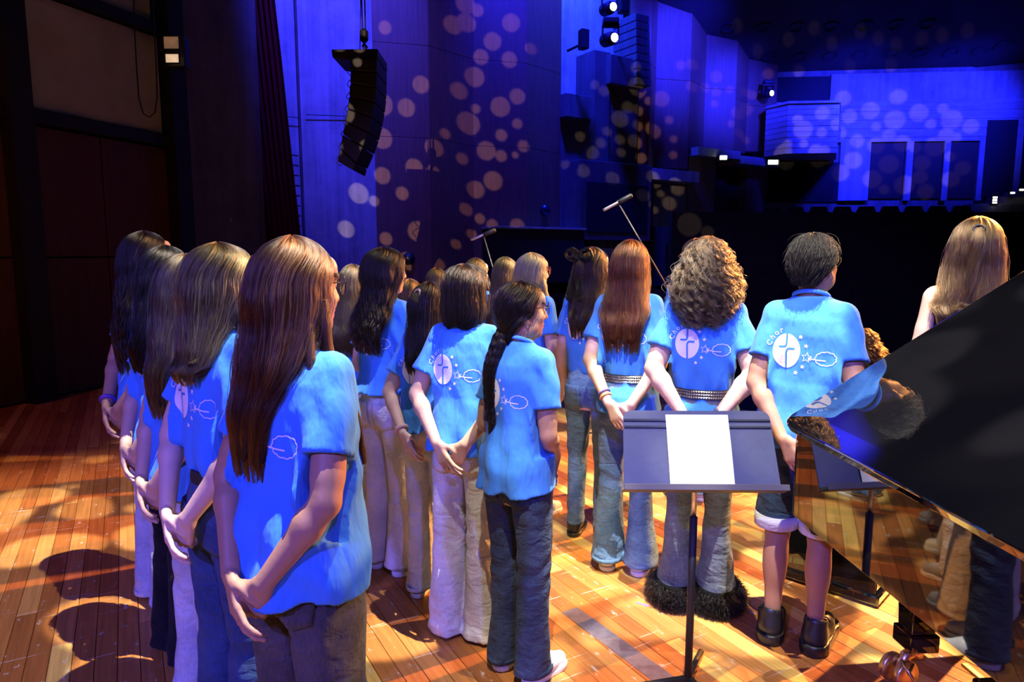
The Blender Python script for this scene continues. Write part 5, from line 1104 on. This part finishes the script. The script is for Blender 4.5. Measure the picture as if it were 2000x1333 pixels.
ps = person(pos(1702, 4.2), 30, 1.42, 'seated musician with curly ginger hair between the boy and the piano lid', dict(kind='curly', face=2.3, vol=1.0, clumps=220, clump=.75), 'honey', pose='sit', pants='straight', den='black', shoe=SH_B, skin=0, hem=.90, seed=33, strands=3500, top=M_BLACKTOP, group='musicians by the piano', full=False)
# ------------------------------------------------------------------ grand piano
def mat_lacquer():
    m, N, L, B = nmat('black_lacquer'); B.inputs['Base Color'].default_value = (.004, .004, .005, 1); B.inputs['Roughness'].default_value = .07; B.inputs['Specular IOR Level'].default_value = .6; B.inputs['Coat Weight'].default_value = 1; B.inputs['Coat Roughness'].default_value = .03
    tc = N.new('ShaderNodeTexCoord'); n = N.new('ShaderNodeTexNoise'); n.inputs['Scale'].default_value = 6; n.inputs['Detail'].default_value = 8; n.inputs['Roughness'].default_value = .8; L.new(tc.outputs['Object'], n.inputs['Vector'])
    r = N.new('ShaderNodeMapRange'); r.inputs[1].default_value = .5; r.inputs[2].default_value = .8; r.inputs[3].default_value = .02; r.inputs[4].default_value = .05; L.new(n.outputs[0], r.inputs[0]); L.new(r.outputs[0], B.inputs['Roughness']); return m
M_LAC = mat_lacquer(); M_BRASS = mat('brass', (.88, .70, .36), .36, 1, bump=.05, bscale=60)
pc = on_floor(1546, 828, 1.0)
pn = empty('grand_piano', (pc.x, pc.y, 0), math.radians(3.2)); tag(pn, 'black lacquered grand piano with its lid raised', 'piano')
def arc(cx, cy, r, a0, a1, n=7): return [(cx + r * math.cos(math.radians(a0 + (a1 - a0) * k / n)), cy + r * math.sin(math.radians(a0 + (a1 - a0) * k / n))) for k in range(n + 1)]
def bez(p0, p1, p2, p3, n=14): return [tuple((1 - t) ** 3 * np.array(p0) + 3 * (1 - t) ** 2 * t * np.array(p1) + 3 * (1 - t) * t * t * np.array(p2) + t ** 3 * np.array(p3)) for t in np.linspace(0, 1, n)]
def outline(g):
    return arc(.05 - g, -.05 + g, .05, 180, 90) + arc(1.46 + g, -.05 + g, .05, 90, 0) + bez((1.51 + g, -.85), (1.51 + g, -1.35), (1.05 + g, -1.30), (.92 + g, -1.75)) + bez((.90 + g, -1.85), (.80 + g, -2.3), (.72, -2.62 - g), (.42, -2.64 - g)) + bez((.40, -2.64 - g), (.2, -2.64 - g), (-g, -2.60), (-g, -2.40), 8)
O = outline(0)
rim = MB(); n = len(O); I_ = [(x + (.045 if x < .3 else -.045 if x > .6 else 0), y + (-.045 if y > -.3 else .045 if y < -2.3 else .01)) for x, y in O]
V = [(x, y, z) for z in (.69, .975) for x, y in O] + [(x, y, z) for z in (.69, .975) for x, y in I_]
Fc = []
for k in range(n):
    j = (k + 1) % n; Fc += [(k, j, n + j, n + k), (2 * n + j, 2 * n + k, 3 * n + k, 3 * n + j), (n + k, n + j, 3 * n + j, 3 * n + k), (j, k, 2 * n + k, 2 * n + j)]
rim.add(V, Fc); rim.build('rim', M_LAC, pn, bevel=.006, segs=3)
b = MB(); b.prism(I_, .70, .74); b.build('soundboard', mat('spruce', (.45, .28, .12), .5), pn)
b = MB(); b.prism([(x * .94 + .03, y * .94 - .06) for x, y in I_ if True], .80, .815); b.build('plate', mat('gold_iron', (.55, .38, .14), .35, .9), pn)
beta = math.radians(32); lm = Matrix.Translation((0, 0, .985)) @ Matrix.Rotation(-beta, 4, 'Y')
b = MB(); b.prism(outline(.015), 0, .036, lm); b.build('lid', M_LAC, pn, bevel=.007, segs=3)
b = MB(); b.tube([(1.40, -.75, .95), (1.18, -.72, 1.70)], .012, 8); b.build('prop_stick', M_LAC, pn)
b = MB(); b.box((.755, -.20, .86), (1.42, .04, .20)); b.box((.755, -.11, .76), (1.42, .15, .05)); b.build('key_block', M_LAC, pn, bevel=.008)
M_IVORY = mat('ivory', (.75, .73, .68), .3)
for k in range(52): q = MB(); q.box((.14 + k * .0236, -.105, .80), (.0226, .145, .02)); q.build('key', M_IVORY, pn)
for hx, hy in ((.09, -.5), (.09, -1.2), (.09, -1.9)):
    b = MB(); b.tube([(-.004, hy - .04, .983), (-.004, hy + .04, .983)], .008, 8); b.build('hinge', M_BRASS, pn)
lw = pn.matrix_basis.inverted() @ on_floor(1782, 1328)
def leg(x, y, tw):
    b = MB()
    for z0, z1, w0, w1 in ((.68, .60, .075, .075), (.60, .20, .058, .044), (.20, .135, .055, .055)):
        b.add([(x + sx * w_, y + sy * w_, z) for z, w_ in ((z0, w0), (z1, w1)) for sx, sy in ((-1, -1), (1, -1), (1, 1), (-1, 1))], [(0, 1, 2, 3), (7, 6, 5, 4), (0, 4, 5, 1), (1, 5, 6, 2), (2, 6, 7, 3), (3, 7, 4, 0)])
    l = b.build('leg', M_LAC, pn, bevel=.005)
    c = MB(); Rm = Matrix.Translation((x, y, 0)) @ Matrix.Rotation(tw, 4, 'Z')
    c.lathe([(.03, .10), (.034, .136)], 16, Rm)
    c.tube([Rm @ Vector(p) for p in ((0, 0, .115), (-.045, 0, .105), (-.075, 0, .060))], [.022, .020, .016], 10)
    c.build('caster_horn', M_BRASS, l, True)
    for s in (-1, 1):
        w_ = MB(); w_.lathe([(.018, -.013), (.050, -.013), (.054, -.006), (.054, .006), (.050, .013), (.018, .013)], 24, Rm @ Matrix.Translation((-.075, s * .030, .054)) @ Matrix.Rotation(math.pi / 2, 4, 'X')); w_.build('caster_wheel', M_BRASS, l, True)
    h = MB(); h.tube([Rm @ Vector(p) for p in ((-.06, -.045, .10), (-.105, -.065, .085), (-.125, -.075, .11))], .006, 8); h.tube([Rm @ Vector(p) for p in ((-.125, -.045, .135), (-.125, -.105, .085))], .006, 8); h.build('brake_lever', M_STUD, l, True)
leg(lw.x, lw.y, .3); leg(1.38, -.16, .3); leg(.42, -2.3, 1.2)
b = MB(); b.box((.75, -.22, .40), (.10, .07, .56)); b.box((.75, -.22, .12), (.30, .12, .05)); b.build('pedal_lyre', M_LAC, pn, bevel=.006)
for s in (-1, 0, 1): q = MB(); q.box((.75 + s * .07, -.10, .10), (.025, .16, .012)); q.build('pedal', M_BRASS, pn, bevel=.003)
# black bench behind the boy
c = on_floor(1662, 1172); bn = empty('piano_bench', (c.x + .02, c.y + .16, 0), math.radians(-44)); tag(bn, 'black wooden piano bench with solid sides behind the boy\'s legs', 'bench')
b = MB(); b.box((0, 0, .25), (.40, .26, .40)); b.build('box', M_LAC, bn, bevel=.006); b = MB(); b.box((0, 0, .035), (.43, .29, .05)); b.build('plinth', M_LAC, bn, bevel=.01); b = MB(); b.box((0, 0, .475), (.42, .28, .05)); b.build('seat', mat('black_pad', (.012, .012, .014), .5), bn, bevel=.02)
# chair for the seated musician
s_ = 1.42 / 1.65; cp = pos(1702, 4.2); ch = empty('orchestra_chair', (cp[0], cp[1], 0), -math.radians(30), s_); tag(ch, 'black orchestra chair under the seated ginger-haired musician', 'chair')
b = MB(); b.box((0, .06, .385), (.42, .42, .05)); b.build('seat', M_BLACKTOP, ch, bevel=.02); b = MB(); b.box((0, -.19, .70), (.40, .03, .30)); b.build('backrest', M_BLACKTOP, ch, bevel=.02)
for sx in (-1, 1):
    for sy, zt in ((.24, .37), (-.17, .84)): q = MB(); q.tube([(sx * .19, sy, 0), (sx * .19, sy - (.02 if sy < 0 else 0), zt)], .012, 8); q.build('leg', M_IRON, ch)
# ------------------------------------------------------------------ music stand
M_DESK = mat('stand_steel', (.075, .088, .115), .42, .35, var=.08, scale=40, bump=.04, bscale=400)
bl_, br_, tl_, tr_ = at(1215, 962, 2.20), at(1530, 962, 2.20), at(1214, 803, 2.33), at(1505, 803, 2.33)
bc, tcn = (bl_ + br_) / 2, (tl_ + tr_) / 2; up = (tcn - bc); hgt = up.length; yaw_ = math.atan2(-up.x, up.y) * .6
ms_ = empty('music_stand', (bc.x, bc.y, 0), yaw_); tag(ms_, 'blue-grey steel music stand on a black pole holding a white sheet', 'music stand')
tilt = math.asin(min(1, up.y / hgt)); Wd = (br_ - bl_).length * .975; wt = Wd * .965
DM = Matrix.Translation((0, 0, bc.z)) @ Matrix.Rotation(-tilt, 4, 'X')      # local: x across, z up the desk, -y to the reader
def desk_poly(): return arc(-wt / 2 + .03, hgt - .03, .03, 180, 90) + arc(wt / 2 - .03, hgt - .03, .03, 90, 0) + [(Wd / 2, 0), (-Wd / 2, 0)]
b = MB(); b.prism(desk_poly(), -.0015, .0015, DM @ Matrix.Rotation(math.pi / 2, 4, 'X')); dk = b.build('desk', M_DESK, ms_)
for zf in (.875, .79):
    q = MB(); z = hgt * zf; q.tube([DM @ Vector((-wt / 2 + .002, -.002, z)), DM @ Vector((wt / 2 - .002, -.002, z))], .0055, 8); q.build('rib', M_DESK, dk, True)
b = MB(); b.box((0, -.030, 0), (Wd + .012, .062, .003)); b.box((0, -.060, .008), (Wd + .012, .003, .020)); o = b.build('lip', mat('lip_steel', (.10, .092, .08), .45, .3), ms_, bevel=.001); o.matrix_local = DM
pb_ = Vector((0, .03, bc.z + hgt * .35))
b = MB(); b.tube([(0, .105, .64), (0, .105, bc.z + .12)], .009, 12); b.build('inner_tube', M_STUD, ms_, True); b = MB(); b.tube([(0, .105, .05), (0, .105, .66)], .0135, 12); b.build('pole', M_IRON, ms_, True)
b = MB(); b.box((0, .105, bc.z + .12), (.06, .04, .05)); b.build('clamp', M_IRON, ms_, bevel=.006)
for k in range(3):
    a = math.radians(-55 + 120 * k); q = MB(); q.tube([(0, .105, .05), (.16 * math.cos(a), .105 + .16 * math.sin(a), .030), (.25 * math.cos(a), .105 + .25 * math.sin(a), .013)], [.011, .011, .012], 8); q.build('foot', M_IRON, ms_, True)
ms_inv = (Matrix.Translation((bc.x, bc.y, 0)) @ Matrix.Rotation(yaw_, 4, 'Z') @ DM)
sh_ = empty('sheet_of_music', (0, 0, 0)); tag(sh_, 'white sheet of printed text resting on the music stand', 'paper')
pl_, pr_ = (1308 - 1215) / 315 * Wd - Wd / 2, (1437 - 1215) / 315 * Wd - Wd / 2; ph_ = hgt * .93; M_PAPER = mat('paper', (.93, .93, .93), .7); M_INK = mat('faint_ink', (.72, .74, .78), .8)
b = MB(); b.add([ms_inv @ Vector((x, -.006 - .004 * math.sin(v * 3), v * ph_ + .004)) for v in np.linspace(0, 1, 9) for x in (pl_, pr_)], [(2 * k, 2 * k + 1, 2 * k + 3, 2 * k + 2) for k in range(8)]); o = b.build('page', M_PAPER, sh_); o.modifiers.new('s', 'SOLIDIFY').thickness = .0006
rr = random.Random(2); b = MB()
for v, x1 in ((.86, .36), (.80, .34), (.72, .50), (.62, .40), (.52, .52), (.45, .50), (.34, .42)):
    x = pl_ + .012
    while x < pl_ + (pr_ - pl_) * x1:
        w_ = rr.uniform(.003, .011); z = v * ph_; y = -.0075 - .004 * math.sin(v * 3); b.add([ms_inv @ Vector((x, y, z)), ms_inv @ Vector((x + w_, y, z)), ms_inv @ Vector((x + w_, y, z + .0022)), ms_inv @ Vector((x, y, z + .0022))], [(0, 1, 2, 3)]); x += w_ + .003
tag(b.build('text_lines', M_INK, sh_), None, None, None, 'stuff')
# ------------------------------------------------------------------ microphones on boom stands
def mic(px_m, py_m, Y, px_b, zc, ang, label):
    m_ = at(px_m, py_m, Y); bx = at(px_b, 495, Y).x; r = empty('microphone_stand', (bx, Y, 0)); tag(r, label, 'microphone')
    b = MB(); b.tube([(0, 0, .10), (0, 0, zc)], .011, 10); b.build('upright', M_IRON, r, True)
    for k in range(3): a = math.radians(30 + 120 * k); q = MB(); q.tube([(0, 0, .22), (.30 * math.cos(a), .30 * math.sin(a), .012)], .009, 8); q.build('foot', M_IRON, r, True)
    t = Vector((m_.x - bx, 0, m_.z)); d = (t - Vector((0, 0, zc))).normalized()
    b = MB(); b.tube([Vector((0, 0, zc)) - d * .25, t], .0055, 8); b.build('boom', mat('boom_chrome', (.07, .06, .05), .4, .5), r, True); b = MB(); b.tube([(0, -.03, zc), (0, .03, zc)], .02, 10); b.build('clutch', M_IRON, r, True)
    ax = Vector((math.cos(ang), -.15, math.sin(ang))); p0, p1 = t - ax * .11, t + ax * .10
    b = MB(); b.tube([p0, p0 + ax * .02, p0 + ax * .10, p0 + ax * .12], [.010, .011, .011, .009], 12); b.build('body', mat('mic_nickel', (.45, .45, .42), .35, .8), r, True)
    b = MB(); b.tube([p0 + ax * .115, p0 + ax * .13, p1, p1 + ax * .006], [.012, .018, .018, .010], 12); b.build('windscreen', M_IRON, r, True)
    b = MB(); b.tube([t - Vector((0, 0, .02)), t + Vector((0, 0, .015))], .010, 8); b.build('clip', M_IRON, r, True)
mic(944, 459, 5.5, 985, 1.15, .38, 'small silver microphone on the low boom over the farthest blonde head')
mic(1207, 396, 4.75, 1345, 1.12, .48, 'black microphone on the tall slanting boom above the red-haired girl')
# ------------------------------------------------------------------ line array loudspeaker on its hoist
YA = 8.4; la = empty('line_array', at(718, 330, YA)); tag(la, 'curved black line-array loudspeaker hanging from a chain hoist', 'loudspeaker'); lo = la.location
fr = [(746, 128), (746, 156), (745, 184), (742, 212), (737, 240), (730, 268), (720, 296), (706, 326), (702, 340)]; bk = [(697, 128), (697, 152), (696, 176), (694, 200), (691, 224), (687, 248), (682, 272), (677, 298), (672, 323)]
for k in range(8):
    q = [at(*p, YA) - lo for p in (bk[k], fr[k], fr[k + 1], bk[k + 1])]; q[2] = q[2] * .96 + q[1] * .04; q[3] = q[3] * .96 + q[0] * .04
    b = MB(); V = [Vector((v.x, y, v.z)) for y in (-.32, .32) for v in q]; b.add(V, [(0, 1, 2, 3), (7, 6, 5, 4), (0, 4, 5, 1), (1, 5, 6, 2), (2, 6, 7, 3), (3, 7, 4, 0)]); b.build('cabinet', M_IRON, la, bevel=.012)
    a0, a1 = at(bk[k][0], bk[k][1] + 5, YA) - lo, at(bk[k + 1][0], bk[k + 1][1] + 2, YA) - lo; m_ = (a0 + a1) / 2 + Vector((-.07, 0, -.01)); q = MB(); q.tube([a0 + Vector((0, -.1, 0)), a0 * .6 + m_ * .4 + Vector((-.04, -.1, 0)), m_ + Vector((-.02, -.1, 0)), a1 * .7 + m_ * .3 + Vector((-.02, -.1, -.02)), a1 + Vector((0, -.1, 0))], .005, 6); q.build('cable', M_IRON, la, True)
q = [at(*p, YA) - lo for p in ((660, 111), (747, 110), (747, 128), (697, 132), (662, 126))]
b = MB(); n = 5; V = [Vector((v.x, y, v.z)) for y in (-.30, .30) for v in q]; b.add(V, [tuple(range(n)), tuple(range(n, 2 * n))[::-1]] + [(k, n + k, n + (k + 1) % n, (k + 1) % n) for k in range(n)]); b.build('rigging_frame', M_IRON, la, bevel=.01)
def lp(px, py): return at(px, py, YA) - lo
b = MB(); b.tube([lp(714, 111), lp(710, 104), lp(712, 96), lp(716, 92), lp(711, 84), lp(709, 92)], .018, 8); b.build('hook', M_IRON, la, True); b = MB(); b.lathe([(.03, -.06), (.05, -.03), (.05, .06), (.02, .09)], 12, Matrix.Translation(lp(711, 72))); b.build('hook_block', M_IRON, la)
for dx in (-3, 3): b = MB(); b.tube([lp(711 + dx, 70), lp(708 + dx, -60)], .009, 6); b.build('chain', M_IRON, la, True)
b = MB(); b.tube([lp(703, 110), lp(705, -60)], .006, 6); b.build('steel_wire', M_IRON, la, True)
# ------------------------------------------------------------------ gallery speakers, moving heads, small lamps
def box_speaker(px0, px1, py0, py1, Y, label, rz=.5):
    a, c = at(px0, py1, Y), at(px1, py0, Y); w_, h_ = abs(c.x - a.x) / 1.25, c.z - a.z; r = empty('wall_speaker', ((a.x + c.x) / 2, Y, a.z), rz); tag(r, label, 'loudspeaker')
    b = MB(); b.prism([(-w_ / 2, -w_ / 2), (w_ / 2, -w_ / 2), (w_ / 3, w_ / 2), (-w_ / 3, w_ / 2)], 0, h_); b.build('cabinet', M_IRON, r, bevel=.02); b = MB(); b.box((0, -w_ / 2 - .006, h_ / 2), (w_ * .9, .012, h_ * .92)); b.build('grille', M_DARK, r); b = MB(); b.tube([(0, .1, h_ * .3), (0, w_ / 2 + .5, h_ * .3)], .03, 8); b.build('bracket', M_IRON, r)
box_speaker(1127, 1150, 58, 97, 15.7, 'black box loudspeaker on a wall bracket in the blue niche'); box_speaker(1204, 1228, -22, 26, 15.9, 'black box loudspeaker at the top of the niche beside the upper spotlight')
M_GLOW = mat('lamp_lens', (1, .95, .8), .3, emit=((1, .93, .75), 14))
def moving_head(px, py, Y, lens, label, s=1.0):
    c = at(px, py, Y); r = empty('stage_spotlight', c); tag(r, label, 'spotlight'); M0 = Matrix.Rotation(math.radians(25), 4, 'Z') @ Matrix.Rotation(math.radians(96), 4, 'X')
    b = MB(); b.lathe([(.10 * s, -.32 * s), (.17 * s, -.26 * s), (.17 * s, .05 * s), (.125 * s, .12 * s), (.12 * s, .20 * s)], 20, M0); b.build('barrel', M_IRON, r)
    b = MB(); b.lathe([(.105 * s, .195 * s), (.105 * s, .207 * s), (.06 * s, .215 * s)], 20, M0); b.build('lens', M_GLOW, r, True)
    b = MB()
    for q in (-1, 1): b.box((q * .20 * s, 0, .13 * s), (.04 * s, .12 * s, .36 * s))
    b.box((0, 0, .32 * s), (.44 * s, .16 * s, .08 * s)); b.build('yoke', M_IRON, r, bevel=.01); b = MB(); b.box((0, 0, .43 * s), (.40 * s, .28 * s, .14 * s)); b.build('base', M_IRON, r, bevel=.02); b = MB(); b.tube([(0, 0, .48 * s), (0, .3 * s, .60 * s)], .02, 6); b.build('clamp', M_IRON, r)
moving_head(1190, 16, 15.6, 1, 'glowing stage spotlight at the top edge over the side gallery', .8); moving_head(1192, 76, 15.6, 1, 'glowing stage spotlight in the middle of the side gallery', .85)
moving_head(1500, 183, 19.8, 1, 'small spotlight in the dark opening above the balcony box', .7)
M_EXIT = mat('exit_glow', (.8, 1, .85), .4, emit=((.80, 1, .82), 9)); M_STEP = mat('step_glow', (1, 1, .8), .4, emit=((1, .95, .75), 8))
def lamp_box(px, py, p, w_, h_, m, name, label):
    r = empty(name, p); tag(r, label, 'light'); b = MB(); b.box((0, .04, 0), (w_ + .04, .06, h_ + .04)); b.build('housing', M_IRON, r, bevel=.005); b = MB(); b.box((0, 0, 0), (w_, .03, h_)); b.build('diffuser', m, r, bevel=.005)
lamp_box(0, 0, at(1510, 317, 19.0), .26, .11, M_EXIT, 'exit_lamp', 'glowing pale green exit lamp under the balcony box')
lamp_box(0, 0, at(1413, 308, 18.6), .18, .10, M_EXIT, 'exit_lamp', 'glowing pale exit lamp over the side door under the ledge')
for k, (px, py, lb) in enumerate(((1934, 386, 'topmost of the three stacked step lights'), (1934, 391, 'middle one of the three stacked step lights'), (1934, 396, 'lowest of the three stacked step lights'), (1967, 377, 'single step light right of the stacked ones'), (1984, 371, 'step light nearest the frame edge'))):
    lamp_box(0, 0, rear_pt(px, py, .55), .11, .045, M_STEP, 'step_light', lb + ' by the dark doors')
p3s = rear_pt(1950, 392, .5)
for k, (x0, x1, y0) in enumerate(((1890, 1990, 398), (1930, 2030, 384), (1955, 2060, 376))): rear_box(x0, x1, y0, y0 + 30, .0, .5 - .1 * k, M_CONC_D, 'step')
for px, py, nm in ((797, 505, 'dark round wall lamp low on the timber wall above the brown heads'), (1062, 411, 'dark round wall lamp beside the microphone on the timber wall')):
    p = hit(px, py)
    if p is not None:
        r = empty('wall_lamp', p - hn * .0); tag(r, nm, 'lamp'); Mx = Vector((0, 0, 1)).rotation_difference(-hn).to_matrix().to_4x4(); b = MB(); b.lathe([(.10, -.02), (.13, .03), (.11, .10), (.05, .14)], 20, Mx); b.build('shade', mat('lamp_blue_black', (.01, .012, .04), .3), r, True); b = MB(); b.lathe([(.07, -.06), (.07, .0)], 16, Mx); b.build('mount', M_IRON, r)
